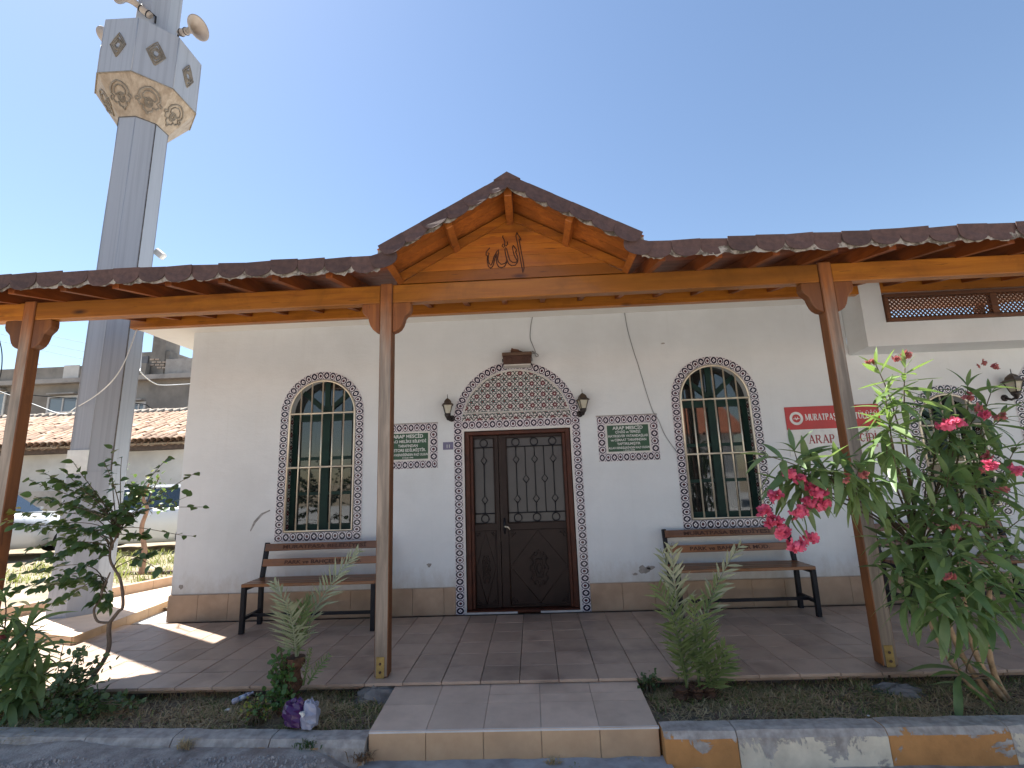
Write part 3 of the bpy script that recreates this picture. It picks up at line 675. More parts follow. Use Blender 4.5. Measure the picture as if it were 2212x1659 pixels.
        xs = [pa + w * (k + .5) / nb for k in range(nb)] if nb > 1 else [pa + w / 2]
        if nb > 1: xs = [pa + w * q for q in (.17, .5, .83)]
        for x in xs:
            ring(x, zg0 + .052); ring(x, zg1 - .05)
            z1, z2 = za + 0.145, zb - 0.145
            for p, q in ((za, z1 - .045), (z1 + .045, z2 - .045), (z2 + .045, zb)): mb.tube([(X(x), yy, p), (X(x), yy, q)], 0.0055, 5)
            diamond(x, z1); diamond(x, z2)
        if nb > 1:
            for x in (pa + w * .335, pa + w * .665):
                z1 = (za + zb) / 2
                for p, q in ((za, z1 - .045), (z1 + .045, zb)): mb.tube([(X(x), yy, p), (X(x), yy, q)], 0.005, 5)
                diamond(x, z1)
        mb.build('ironwork', M_iron, lf)
        # lower panel: lozenge lines, medallion, corner scrolls
        mb = MB(); cxp, czp = (pa + pb) / 2, (zp0 + zp1) / 2; hx, hz = w / 2 - .01, (zp1 - zp0) / 2 - .012
        mb.tube([(X(cxp), .086, czp - hz), (X(cxp + hx), .086, czp), (X(cxp), .086, czp + hz), (X(cxp - hx), .086, czp), (X(cxp), .086, czp - hz)], 0.004, 5); mb.build('lozenge', M_door, lf)
        mb = MB(); ra, rb = (0.085, 0.16) if big else (0.038, 0.11)
        for kk, (s1, s2, am, nn) in enumerate(((1, 1, .16, 8), (.62, .62, .1, 6), (.3, .3, .0, 1))):
            mb.tube([(X(cxp + ra*s1*(1 + am*math.cos(nn*t))*math.cos(t)), .084, czp - .02 + rb*s2*(1 + am*math.cos(nn*t))*math.sin(t)) for t in [2*math.pi*i/40 for i in range(41)]], 0.007 if big else .005, 6)
        for sg in (-1, 1):
            for dz in (-1, 1):
                mb.tube([(X(cxp + sg*ra*(.9 - .25*k*.3*math.cos(k))), .083, czp - .02 + dz*(rb*.45 + .02*math.sin(k*1.3) + .012*k)) for k in range(7)], 0.006 if big else .004, 5)
        mb.build('medallion', M_door, lf)
        mb = MB(); cs = 0.05 if big else 0.03
        for sx in (-1, 1):
            for sz in (-1, 1):
                ox, oz = cxp + sx * (w / 2 - .018), czp + sz * ((zp1 - zp0) / 2 - .018)
                for q in (0, 1):
                    pts = []
                    for k in range(10):
                        a = k * .55; rr_ = cs * (1 - k / 12); dx, dz = rr_ * math.cos(a) * .5 + cs * .6, rr_ * math.sin(a) * .5 + cs * .15
                        if q: dx, dz = dz, dx
                        pts.append((X(ox - sx * dx), .084, oz - sz * dz))
                    mb.tube(pts, 0.0055, 5)
        mb.build('corner_scrolls', M_door, lf)
        if big:
            mb = MB(); mb.tube([(X(-.172), .08, .79), (X(-.172), .075, .87), (X(-.172), .08, .955)], [.008, .017, .006], 8); mb.build('handle_plate', M_iron, lf)
            mb = MB(); mb.tube([(X(-.172), .08, .865), (X(-.165), .035, .868), (X(-.135), .03, .865), (X(-.11), .032, .835)], [.009, .009, .009, .006], 8); mb.build('handle', M_brass, lf)
    return d
make_door(*DOORS[0]); make_door(DOORS[1][0], DOORS[1][1], DOORS[1][2], False)

# scuffs and flaked paint on the plaster
def patch(u, v, w, h, mt, nm, seed, y=-0.0015):
    c = at(u, v, 'y', 0.0); rnd = random.Random(seed); n = 15
    pts = []
    for i in range(n):
        a = 2 * math.pi * i / n; k = rnd.uniform(0.55, 1.1); pts.append((c.x + w / 2 * k * math.cos(a), c.z + h / 2 * k * math.sin(a)))
    MB().prism(pts, y, 0.0005).build(nm, mt, mos)
patch(927, 1221, 0.06, 0.05, M_chip, 'paint_chip', 1); patch(1391, 1231, 0.13, 0.10, M_chip, 'paint_chip', 2); patch(1372, 1240, 0.07, 0.03, M_chip, 'paint_chip', 3)
patch(392, 1268, 0.06, 0.07, M_chip, 'paint_chip', 4); patch(1432, 742, 0.05, 0.02, M_chip, 'paint_chip', 5); patch(1405, 1226, 0.10, 0.05, M_chip, 'paint_chip', 6)
mb = MB(); pts = [at(541, 1146, 'y', -.001), at(551, 1126, 'y', -.001), at(566, 1109, 'y', -.001), at(583, 1101, 'y', -.001)]
n = [(-.006, .004), (-.014, .012), (-.010, .014), (0, .006)]
vs = [(p.x + a[0], -.001, p.z) for p, a in zip(pts, n)] + [(p.x + a[1], -.001, p.z - .012) for p, a in zip(pts, n)]
mb.add(vs, [(i, i+1, 5+i, 4+i) for i in range(3)]).build('scuff_mark', M_scuff, mos)

# ================================================================== timber porch
por = thing('timber_porch', (0, -0.9, 0), 'varnished timber porch with brown scalloped shingles and a small gable over the door', 'porch')
XL, XR = -5.9, 6.2
SLOPE = 0.21
zr = lambda y: 2.985 + SLOPE * (y + 1.6)          # underside of rafters
def backlim(x): return -0.32 if x > -4.28 else -0.46 - (-4.28 - x) * 0.58
# posts with shaped brackets and zinc feet
def bracket_poly(sg, x, zt):
    pr = [(0, 0), (.150, 0), (.152, -.055), (.140, -.085), (.118, -.105), (.100, -.125), (.092, -.155), (.080, -.190), (.062, -.218), (.035, -.238), (.0, -.25)]
    return [(x + sg * a, zt + b) for a, b in pr]
for px in (-4.03, -0.985, 2.555, 5.62):
    ps = thing('post', (px, -1.6, 0), None, None); ps.parent = por; ps.location = WLOC[ps.name] - WLOC[por.name]
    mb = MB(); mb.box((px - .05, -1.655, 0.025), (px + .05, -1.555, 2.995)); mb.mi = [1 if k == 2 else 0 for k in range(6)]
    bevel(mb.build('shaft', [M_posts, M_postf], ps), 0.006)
    for sg in (-1, 1): bevel(MB().prism(bracket_poly(sg, px + sg * .0505, 2.829), -1.645, -1.565).build('bracket', M_brk, ps), 0.006)
    bevel(MB().box((px - .022 - .01, -1.661, 0.02), (px + .026, -1.6555, 0.16)).build('foot_plate', M_plate, ps), 0.001)
    mb = MB()
    for dz in (.06, .115): mb.lathe([(.0, 0), (.009, 0), (.009, .006), (0, .006)], Matrix.Translation((px - .003, -1.661, dz)) @ Matrix.Rotation(R(90), 4, 'X'), 8)
    mb.build('bolt', M_bolt, ps); MB().tube([(px, -1.61, -.06), (px, -1.61, .03)], .012, 6).build('foot_rod', M_bolt, ps)
# front beam in lengths between the posts, slightly behind the post faces
for a, b in ((-5.9, -4.081), (-3.979, -1.036), (-0.934, 2.504), (2.606, 5.569)):
    bevel(MB().box((a, -1.645, 2.83), (b, -1.56, 2.984)).build('front_beam', M_beam, por), 0.006)
bevel(MB().box((-4.31, -0.315, 3.185), (6.1, -0.235, 3.345)).build('wall_beam', M_beam, por), 0.005)
# rafters
GX, GH, GZ = 0.055, 0.945, 3.0     # gable centre, half span, spring height
x = XL + 0.12
while x < XR:
    yb = min(backlim(x), -0.318) if x > -4.3 else backlim(x)
    ys_ = -2.06 if abs(x - GX) > GH else -1.61
    a, b = Vector((x, ys_, zr(ys_))), Vector((x, yb, zr(yb)))
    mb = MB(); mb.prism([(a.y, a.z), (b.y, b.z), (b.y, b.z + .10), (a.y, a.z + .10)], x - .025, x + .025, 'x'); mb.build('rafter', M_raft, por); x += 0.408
# deck boards along x, on the rafters
nb = 17; yy0, yy1 = -2.10, -0.02; dw = (yy1 - yy0) / nb
for i in range(nb):
    ya, yb = yy0 + i * dw, yy0 + (i + 1) * dw - 0.004; ym = (ya + yb) / 2
    xl = XL if ym < -1.40 else -4.28 - max(0, (-0.46 - ym)) / 0.58
    za, zb = zr(ya) + .1005, zr(yb) + .1005
    for p_, q_ in (((xl, GX - GH), (GX + GH, XR)) if ym < -1.62 else ((xl, XR),)):
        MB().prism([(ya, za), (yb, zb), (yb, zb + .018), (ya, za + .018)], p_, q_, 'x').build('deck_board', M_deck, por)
# roof covering above the boards
mb = MB(); mb.prism([(-2.10, zr(-2.10) + .12), (0.05, zr(0.05) + .12), (0.05, zr(.05) + .14), (-2.10, zr(-2.10) + .14)], -4.28, GX - GH, 'x'); mb.prism([(-2.10, zr(-2.10) + .12), (0.05, zr(0.05) + .12), (0.05, zr(.05) + .14), (-2.10, zr(-2.10) + .14)], GX + GH, XR, 'x'); mb.prism([(-1.62, zr(-1.62) + .12), (0.05, zr(0.05) + .12), (0.05, zr(.05) + .14), (-1.62, zr(-1.62) + .14)], GX - GH, GX + GH, 'x'); mb.build('roof_covering', M_shing, por)
mb = MB(); q = [(-4.28, -2.10), (-4.28, -.46), (-5.9, -1.40), (-5.9, -2.10)]
mb.add([(x, y, zr(y) + .12) for x, y in q] + [(x, y, zr(y) + .14) for x, y in q], [(0,1,2,3),(4,5,6,7)[::-1],(0,4,5,1),(1,5,6,2),(2,6,7,3),(3,7,4,0)]); mb.build('roof_covering', M_shing, por)
# corrugated sheet edge along the cut corner
mb = MB(); vs = []; n = 60
for i in range(n + 1):
    f = i / n; x, y = -4.26 - f * 1.64, -0.42 - f * .95; z = zr(y) + .085 + .014 * math.sin(f * 2 * math.pi * 15)
    vs += [(x, y, z), (x + .12, y - .18, z - .02), ]
mb.smooth = True; mb.add(vs, [(2*i, 2*i+1, 2*i+3, 2*i+2) for i in range(n)]); mb.build('corrugated_edge', plain('dull_sheet', (.16, .13, .11), (.09, .07, .06), 9, .6), por)

# scalloped shingles along the eave: shared mesh, each piece its own
def scallop_mesh(w, h, nm, tilt=0.0):
    n = 14; pts = [(-w/2, 0)] + [(-w/2 * math.cos(math.pi * i / n), -h * .30 - h * .70 * math.sin(math.pi * i / n) ** .8) for i in range(n + 1)] + [(w/2, 0)]
    mb = MB(); k = len(pts); bul = lambda x, z: -0.012 * (1 - (2*x/w)**2) * (0.4 - z / h)
    vs = [(x, bul(x, z), z) for x, z in pts] + [(x, bul(x, z) + .006, z) for x, z in pts]
    mb.add(vs, [tuple(range(k)), tuple(range(k, 2*k))[::-1]] + [(i, k+i, k+(i+1) % k, (i+1) % k) for i in range(k)])
    return mb.mesh(nm, M_shing)
SC = [scallop_mesh(0.203, 0.128 * k, 'shingle') for k in (0.94, 1.0, 1.05)]
def eave_run(xa, xb, zt, y):
    n = round((xb - xa) / 0.2); 
    for i in range(n):
        x = xa + (xb - xa) * (i + .5) / n
        M = Matrix.Translation((x, y + random.uniform(-.006, .004) - .004 * (i % 2), zt + random.uniform(-.004, .004))) @ Matrix.Rotation(R(random.uniform(-2.5, 2.5)), 4, 'Y') @ Matrix.Rotation(R(3 + random.uniform(-4, 4)), 4, 'X')
        inst('shingle', random.choice(SC), por, M)
ZE = zr(-2.10) + .142
eave_run(XL, GX - GH - .02, ZE, -2.112); eave_run(GX + GH + .02, XR, ZE, -2.112)
for sg in (-1, 1):
    inst('shingle', SC[1], por, Matrix.Translation((GX + sg * (GH - .01), -2.12, ZE + .018)) @ Matrix.Rotation(R(16 * sg), 4, 'Y'))
# torn felt below the scallops
def felt(pts, nm='torn_felt', depth=(.012, .045)):
    mb = MB(); n = len(pts); vs = []
    for i, p in enumerate(pts):
        dz = depth[0] + (depth[1] - depth[0]) * (0.5 + 0.5 * noise.noise(Vector((i * .43, p[0] * 3, 2)))) * random.uniform(.5, 1.2); vs += [(p[0], p[1], p[2]), (p[0] + random.uniform(-.006, .006), p[1] - .004 + random.uniform(-.006, .006), p[2] - dz)]
    mb.add(vs, [(2*i, 2*i+1, 2*i+3, 2*i+2) for i in range(n - 1)]); mb.build(nm, M_felt, por)
for xa, xb in ((XL, GX - GH), (GX + GH, XR)):
    n = int((xb - xa) / .022); felt([(xa + (xb - xa) * i / n, -2.104, ZE - .045 - .02 * abs(math.sin(i * .022 / .2 * math.pi))) for i in range(n + 1)], depth=(.055, .085))

# gable
GA = 3.515
def gx(z): return GH * (1 - (z - GZ) / (GA - GZ))
zs_ = [GZ - .01, GZ + .085, GZ + .19, GZ + .29, GZ + .40, GA - .002]
for a, b in zip(zs_, zs_[1:]):
    xa, xb = max(.004, gx(max(a, GZ)) - .02), max(.004, gx(b) - .02)
    MB().prism([(GX - xa, a + .001), (GX + xa, a + .001), (GX + xb, b - .001), (GX - xb, b - .001)], -1.643 + random.uniform(-.001, .001), -1.615).build('gable_board', M_gab, por)
MB().prism([(GX - GH, GZ - .02), (GX + GH, GZ - .02), (GX, GA)], -1.610, -1.60).build('gable_back', M_gab, por)
sl = Vector((GH, 0, -(GA - GZ))); slu = sl.normalized(); nrm = Vector((GA - GZ, 0, GH)).normalized()
for sg in (-1, 1):
    d = Vector((slu.x * sg, 0, slu.z)); nn = Vector((nrm.x * sg, 0, nrm.z)); ap = Vector((GX, 0, GA + .075))
    L = sl.length + .03
    # soffit boards running up the slope
    nbd = 5
    for i in range(nbd):
        ya, yb = -2.10 + i * .098, -2.10 + (i + 1) * .098 - .003
        a0, b0 = ap + d * .0, ap + d * L
        vs = [(p.x, y, p.z) for p in (a0, b0) for y in (ya, yb)]; vs += [(p.x + nn.x * .016, y, p.z + nn.z * .016) for p in (a0, b0) for y in (ya, yb)]
        MB().add(vs, [(0,1,3,2),(4,6,7,5),(0,4,5,1),(2,3,7,6),(0,2,6,4),(1,5,7,3)]).build('soffit_board', M_soff, por)
    ft = ap + d * (L - .02); tri = [(ap.x, -2.10, ap.z), (ft.x, -2.10, ft.z), (ft.x, -1.95, ft.z), (ap.x, .72, ap.z)]
    MB().add([(x_ + nn.x * t, y_, z_ + nn.z * t) for t in (.016, .028) for x_, y_, z_ in tri], [(0,1,2,3),(7,6,5,4),(0,4,5,1),(1,5,6,2),(2,6,7,3),(3,7,4,0)]).build('gable_roof', M_shing, por)
    # rake shingles
    n = 6
    for i in range(n):
        c = ap + d * (L - .03) * ((i + .5) / n) + nn * .030; ang = math.atan2(-d.z, d.x * sg) * sg
        M = Matrix.Translation((c.x, -2.112 - .003 * (i % 2), c.z)) @ Matrix.Rotation(ang, 4, 'Y') @ Matrix.Rotation(R(-8 + random.uniform(-3, 3)), 4, 'X'); inst('shingle', SC[i % 3], por, M)
    felt([(ap.x + d.x * L * k / 40, -2.105, ap.z + d.z * L * k / 40 + .000 - .022 * abs(math.sin(k / 40 * 6 * math.pi))) for k in range(41)], depth=(.065, .095))
    # rake fascia against the gable board, purlins
    a, b = ap + d * .0 - nn * .045, ap + d * (L - .02) - nn * .045
    MB().bar((a.x, -1.662, a.z), (b.x, -1.662, b.z), 0.03, 0.062, nn).build('rake_board', M_gab, por)
    for f in (0.5, 0.985):
        p = ap + d * L * f - nn * .045; bevel(MB().bar((p.x, -2.05, p.z), (p.x, -1.60, p.z), 0.055, 0.085, nn).build('purlin', M_soff, por), .004)
MB().prism([(GX - .10, GA + .062), (GX, GA + .125), (GX + .10, GA + .062), (GX, GA + .055)], -2.119, -1.4).build('ridge_cap', M_shing, por)
bevel(MB().box((GX - .03, -2.07, GA - .045), (GX + .03, -1.60, GA + .065)).build('ridge_purlin', M_soff, por), .004)
# carved inscription
zc4 = lambda x, y: at((1500 + x / 8.295) * .6777, (700 + y / 8.295) * .6777, 'y', -1.6455)
strokes = [[(1220,345),(1195,430),(1240,640),(1300,950),(1355,1250),(1385,1400),(1415,1280),(1395,1120),(1340,850),(1285,540),(1275,510),(1335,550),(1325,510),(1220,345)],
 [(1125,680),(1105,750),(1150,930),(1230,1090),(1200,1130),(1110,1130),(1040,1080),(1000,960),(960,800),(925,735),(905,790),(930,950),(960,1060),(1000,1160),(1080,1220),(1180,1210),(1245,1120),(1250,1000),(1190,850),(1185,820),(1230,845),(1215,800),(1125,680)],
 [(960,1060),(950,1110),(900,1160),(810,1185),(740,1120),(710,1030),(740,880),(735,800),(690,850),(620,980),(580,1130),(540,1210),(490,1160),(465,1060),(470,960),(490,890),(450,880)],
 [(960,1120),(900,1240),(810,1275),(740,1250),(690,1150),(680,1020),(700,900),(660,960),(620,1120),(590,1230),(530,1290),(470,1240),(440,1100),(445,960),(410,940),(410,880),(440,820),(510,745)],
 [(855,420),(845,465),(880,520),(905,600),(890,670)], [(965,580),(975,660),(935,700),(895,680),(905,630)], [(860,640),(830,700),(870,740),(905,690)]]
mb = MB()
for s in strokes: mb.tube([zc4(*q) for q in s], 0.0042, 5)
o = mb.build('inscription', M_carve, por); o['label'] = 'dark carved outline of an Arabic inscription'

# lattice screen on the oriel, terrace roof behind it
lat = thing('lattice_screen', (5.0, YB, 2.857), 'brown wooden lattice screen set above the white oriel ledge', 'screen')
M_lat = wood('lattice_wood', (0.17, 0.06, 0.02), (0.09, 0.03, 0.012), 'x', 0.6, knots=False)
for a, b, nm in (((3.955, YB - .03, 2.858), (7.9, YB + .07, 2.893), 'bottom_rail'), ((3.955, YB - .03, 3.125), (7.9, YB + .07, 3.16), 'top_rail'), ((3.955, YB - .028, 2.8935), (3.99, YB + .068, 3.1245), 'jamb'), ((5.06, YB - .0, 2.8935), (5.13, YB + .05, 3.1245), 'mullion'), ((6.25, YB - .0, 2.8935), (6.32, YB + .05, 3.1245), 'mullion')):
    bevel(MB().box(a, b).build(nm, M_lat, lat), .003)
for xa, xb in ((3.99, 5.06), (5.13, 6.25)):
    mb = MB(); za, zb = 2.8935, 3.1245; H = zb - za; s = 0.046
    k = xa - H
    while k < xb:
        for sg in (1, -1):
            pts = []
            p, q = (k, za), (k + H, zb)
            if sg < 0: p, q = (k + H, za), (k, zb)
            # clip to panel
            def cl(p, q):
                (x0, z0), (x1, z1) = p, q
                if x0 > x1: (x0, z0), (x1, z1) = (x1, z1), (x0, z0)
                if x1 <= xa or x0 >= xb: return None
                if x0 < xa: z0 += (z1 - z0) * (xa - x0) / (x1 - x0); x0 = xa
                if x1 > xb: z1 = z0 + (z1 - z0) * (xb - x0) / (x1 - x0); x1 = xb
                return (x0, z0), (x1, z1)
            c = cl(p, q)
            if c: mb.bar((c[0][0], YB + .02 + sg * .006, c[0][1]), (c[1][0], YB + .02 + sg * .006, c[1][1]), 0.008, 0.011, (0, 1, 0)) if False else mb.bar((c[0][0], YB + .02 + sg * .005, c[0][1]), (c[1][0], YB + .02 + sg * .005, c[1][1]), 0.0125, 0.009, (0, 1, 0))
        k += s
    tag(mb.build('lattice', M_lat, lat), kind='stuff')
tr = thing('terrace_roof', (5.8, 2.2, 2.72), 'dark timber roof over the terrace behind the lattice screen', 'roof')
MB().prism([(0.06, 3.36), (2.95, 4.01), (2.95, 4.10), (0.06, 3.45)], 3.76, 8.0, 'x').build('roof_deck', M_deck, tr)
for xp in (3.85, 7.9): MB().box((xp - .05, 2.8, 2.72), (xp + .05, 2.9, 3.98)).build('post', M_posts, tr)
# ================================================================== benches
def dup(root, loc, label):
    r = root.copy(); COL.objects.link(r); r.location = loc; r['label'] = label; WLOC[r.name] = Vector(loc)
    for ch in list(root.children):
        c = ch.copy(); COL.objects.link(c); c.parent = r
        for g2 in ch.children:
            e = g2.copy(); COL.objects.link(e); e.parent = c
    return r
def make_bench():
    b = thing('bench', (0, 0, 0), 'x', 'bench', 'slatted benches along the mosque wall'); L = 1.30; y0, y1 = -0.42, 0.0     # y1 = back
    for s in (-1, 1):
        x = s * (L / 2 - .02)
        # front leg, rear leg leaning back above the seat, foot plates
        bevel(MB().box((x - .021, y0 + .01, 0.004), (x + .021, y0 + .052, .44)).build('leg', M_iron, b), .003)
        mb = MB(); mb.bar((x, y1 - .075, 0.004), (x, y1 - .085, .43), .042, .042, (0, 1, 0)); mb.bar((x, y1 - .085, .42), (x, y1 - .005, .80), .04, .042, (0, 1, 0)); bevel(mb.build('leg', M_iron, b), .003)
        MB().box((x - .019, y0 + .05, .405), (x + .019, y1 - .09, .438)).build('side_rail', M_iron, b)
        MB().box((x - .016, y0 + .05, .135), (x + .016, y1 - .09, .165)).build('side_stretcher', M_iron, b)
        for y in (y0 + .03, y1 - .075): MB().box((x - .05, y - .032, 0.0), (x + .05, y + .032, .006)).build('foot_plate', M_iron, b)
    MB().box((-L/2 + .036, y0 + .15, .137), (L/2 - .036, y0 + .18, .163)).build('stretcher', M_iron, b)
    MB().box((-L/2 + .04, y1 - .10, .405), (L/2 - .04, y1 - .075, .437)).build('back_rail', M_iron, b)
    for k in range(4):
        y = y0 + .005 + k * .092; bevel(MB().box((-L/2, y, .4385), (L/2, y + .08, .468)).build('seat_slat', M_slat, b), .004)
    for zc, body, w, h in ((.755, 'MURATPASA BELEDİYESİ', .88, .037), (.608, 'PARK ve BAHÇELER MÜD.', .80, .036)):
        yc = y1 - .085 + (zc - .42) / .38 * .08 - .026
        M = Matrix.Translation((0, yc, zc)) @ Matrix.Rotation(R(-11.5), 4, 'X')
        mb = MB(); mb.box((-L/2 + .02, -.012, -.036), (L/2 - .02, .014, .036), M); s = bevel(mb.build('back_slat', M_slat, b), .004)
        t = text(body, 0, -.017, -.0128, width=w, height=h, bold=.028); t.v = [M @ q for q in t.v]; t.build('lettering', M_carve, s)
    return b
bench = make_bench(); bench.location = (-2.04, -0.14, 0); WLOC[bench.name] = Vector((-2.04, -0.14, 0))
bench['label'] = 'slatted wood bench with black iron legs under the arched window left of the door'
dup(bench, (2.125, -0.06, 0), 'slatted wood bench with black iron legs under the arched window beside the red sign')
dup(bench, (4.24, -0.05, 0), 'slatted wood bench half hidden behind the oleander and the porch post')

# ================================================================== wall lamps
def wall_lamp(x, z, label, sg=1, k=1.0):
    """z = top of finial"""
    l = thing('wall_lamp', (x, 0, z - .3), label, 'lamp', 'lantern wall lamps'); y = -.105
    T = Matrix.Translation((x, y, z)) @ Matrix.Rotation(R(45), 4, 'Z') @ Matrix.Scale(k, 4)
    rot = Matrix.Translation((x, y, z)) @ Matrix.Scale(k, 4) @ Matrix.Rotation(R(12), 4, 'Z')
    MB().lathe([(.002, 0), (.004, -.03), (.003, -.04), (.006, -.045)], rot, 8).build('finial', M_lampb, l)
    mb = MB(); mb.lathe([(.006, -.043), (.03, -.058), (.05, -.078), (.057, -.10), (.088, -.118), (.088, -.124)], rot, 4, False); mb.build('cap', M_lamp, l)
    mb = MB(); mb.lathe([(.062, -.1245), (.032, -.218)], rot, 4, False); mb.build('glass_shade', M_lglass, l)
    mb = MB()
    for q in range(4):
        a = math.pi / 4 + q * math.pi / 2; c = [rot @ Vector((r_ * math.cos(a), r_ * math.sin(a), zz_)) for r_, zz_ in ((.068, -.124), (.035, -.22))]; mb.tube(c, .0045 * k, 5)
    mb.build('frame', M_lampb, l)
    mb = MB(); mb.lathe([(.038, -.216), (.034, -.24), (.018, -.262), (.012, -.28), (.004, -.288)], rot, 8); mb.build('socket', M_lampb, l)
    mb = MB(); mb.tube([(x, y, z - .268 * k), (x + .02 * sg, y + .04, z - .285 * k), (x + .03 * sg, -.02, z - .262 * k)], [.012, .013, .014], 8); mb.lathe([(.036, 0), (.036, .012), (.02, .022)], Matrix.Translation((x + .03 * sg, 0, z - .26 * k)) @ Matrix.Rotation(R(90), 4, 'X'), 12); mb.build('wall_bracket', M_lampb, l)
wall_lamp(-.752, 2.317, 'dark bronze lantern on the wall between the house number and the door arch', 1)
wall_lamp(.735, 2.312, 'dark bronze lantern on the wall between the door arch and the green plaque', -1)
wall_lamp(5.30, 2.34, 'dark bronze lantern above the oleander beside the far arched frame', -1, 1.15)

# ================================================================== plaques and signs
def plaque(cx, label, lines):
    p = thing('plaque', (cx, 0, 1.52), label, 'plaque'); x0, x1, z0, z1 = cx - .33, cx + .33, 1.52, 2.012; w = .083
    sweep_tiles(straight((x0, z0), (x1, z0), w), p); sweep_tiles(straight((x1, z1), (x0, z1), w), p)
    sweep_tiles(straight((x1, z0 + w + .001), (x1, z1 - w - .001), w), p); sweep_tiles(straight((x0, z1 - w - .001), (x0, z0 + w + .001), w), p)
    bevel(MB().box((x0 + w + .001, -.010, z0 + w + .001), (x1 - w - .001, -.0005, z1 - w - .001)).build('white_border', M_wtrim, p), .003)
    MB().box((x0 + w + .022, -.0125, z0 + w + .02), (x1 - w - .022, -.0102, z1 - w - .02)).build('green_panel', M_sgreen, p)
    parts = [text(b, cx + dx, z, -.0135, width=wd, height=h, bold=.022, shear=sh) for b, dx, z, wd, h, sh in lines]
    join(*parts).build('lettering', M_swhite, p)
    MB().box((x0 - .006, -.006, z1), (x1 + .004, 0, z1 + .012)).build('mortar_edge', M_chip, p)
plaque(1.217, 'green plaque framed in printed tiles right of the door, five lines of capitals', [
    ('ARAP MESCİD', .0, 1.862, .33, .036, 0), ('ÇİNİSİ ve TEFRİŞİ', .0, 1.822, .275, .026, 0), ('HAYIRSEVER VATANDAŞLAR', 0, 1.778, .435, .027, 0), ('ve CEMAAT TARAFINDAN', 0, 1.735, .385, .027, 0),
    ('YAPTIRILMIŞTIR', 0, 1.693, .255, .027, 0), ('ALLAH KENDİLERİNDEN RAZI OLSUN', 0, 1.651, .45, .023, .25), ('1 Ocak 2008', .0, 1.629, .12, .013, 0)])
plaque(-1.215, 'green plaque framed in printed tiles, half hidden by the porch post', [
    ('ARAP MESCİD', 0.0, 1.858, .34, .038, 0), ('HACI MELİKE BİLEYDİ', 0, 1.806, .41, .030, 0), ('TARAFINDAN', 0, 1.757, .22, .030, 0), ('RESTORE EDİLMİŞTİR.', 0, 1.708, .40, .032, 0),
    ('ALLAH KENDİSİNDEN RAZI OLSUN', 0, 1.661, .45, .026, .25), ('8 Ocak 1998', 0, 1.634, .12, .014, 0)])
n11 = thing('house_number', (-.768, 0, 1.712), 'small violet house number plate beside the door frame', 'sign')
MB().box((-.825, -.004, 1.713), (-.711, 0, 1.797)).build('plate', M_nblue, n11); text('11', -.766, 1.733, -.0052, height=.038, bold=.02).build('digits', M_swhite, n11)
# red and white sign with serif lettering drawn from strokes
SER = {'M': ([((0,0),(0,1),.09),((0,1),(.5,.08),.17),((.5,.08),(1,1),.07),((1,0),(1,1),.17)], [0, 1], [0, 1], 1.0), 'U': ([((0,1),(0,.3),.17),((0,.3),(.2,.03),.14),((.2,.03),(.55,.03),.1),((.55,.03),(.75,.3),.08),((.75,.3),(.75,1),.08)], [], [0, .75], .75),
 'R': ([((0,0),(0,1),.17),((0,.97),(.45,.97),.08),((.45,.97),(.62,.76),.16),((.62,.76),(.45,.53),.14),((.45,.53),(0,.53),.08),((.3,.53),(.72,0),.16)], [0, .72], [0], .7), 'A': ([((0,0),(.4,1),.08),((.4,1),(.8,0),.17),((.15,.34),(.62,.34),.08)], [0, .8], [], .8),
 'T': ([((.36,0),(.36,1),.17),((0,.96),(.72,.96),.09),((.02,.78),(.02,.98),.07),((.7,.78),(.7,.98),.07)], [.36], [], .72), 'P': ([((0,0),(0,1),.17),((0,.97),(.42,.97),.08),((.42,.97),(.6,.74),.16),((.6,.74),(.42,.48),.14),((.42,.48),(0,.48),.08)], [0], [0], .6),
 'S': ([((.56,.8),(.4,.97),.1),((.4,.97),(.15,.95),.1),((.15,.95),(.05,.74),.14),((.05,.74),(.5,.38),.17),((.5,.38),(.54,.2),.15),((.54,.2),(.38,.03),.1),((.38,.03),(.1,.05),.1),((.1,.05),(.02,.24),.08)], [], [], .58),
 'F': ([((0,0),(0,1),.17),((0,.96),(.6,.96),.08),((0,.52),(.45,.52),.08),((.6,.78),(.6,.98),.06)], [0], [0], .6), 'L': ([((0,0),(0,1),.17),((0,.04),(.6,.04),.09),((.6,.04),(.62,.25),.07)], [0], [0], .62), 'G': ([((.66,.8),(.45,.97),.09),((.45,.97),(.15,.88),.12),((.15,.88),(.02,.5),.17),((.02,.5),(.15,.12),.17),((.15,.12),(.45,.02),.12),((.45,.02),(.68,.12),.09),((.68,.1),(.68,.42),.16),((.5,.42),(.8,.42),.06)], [], [], .75),
 'E': ([((0,0),(0,1),.17),((0,.96),(.6,.96),.08),((0,.52),(.45,.52),.08),((0,.04),(.62,.04),.08),((.6,.78),(.6,.98),.06),((.63,.02),(.63,.24),.06)], [0], [0], .63), 'C': ([((.66,.78),(.45,.97),.09),((.45,.97),(.15,.88),.12),((.15,.88),(.02,.5),.17),((.02,.5),(.15,.12),.17),((.15,.12),(.45,.02),.12),((.45,.02),(.7,.2),.09)], [], [], .7),
 'I': ([((0,0),(0,1),.17)], [0], [0], .0), 'D': ([((0,0),(0,1),.17),((0,.97),(.35,.97),.08),((.35,.97),(.66,.75),.13),((.66,.75),(.66,.25),.17),((.66,.25),(.35,.03),.13),((.35,.03),(0,.03),.08)], [0], [0], .66)}
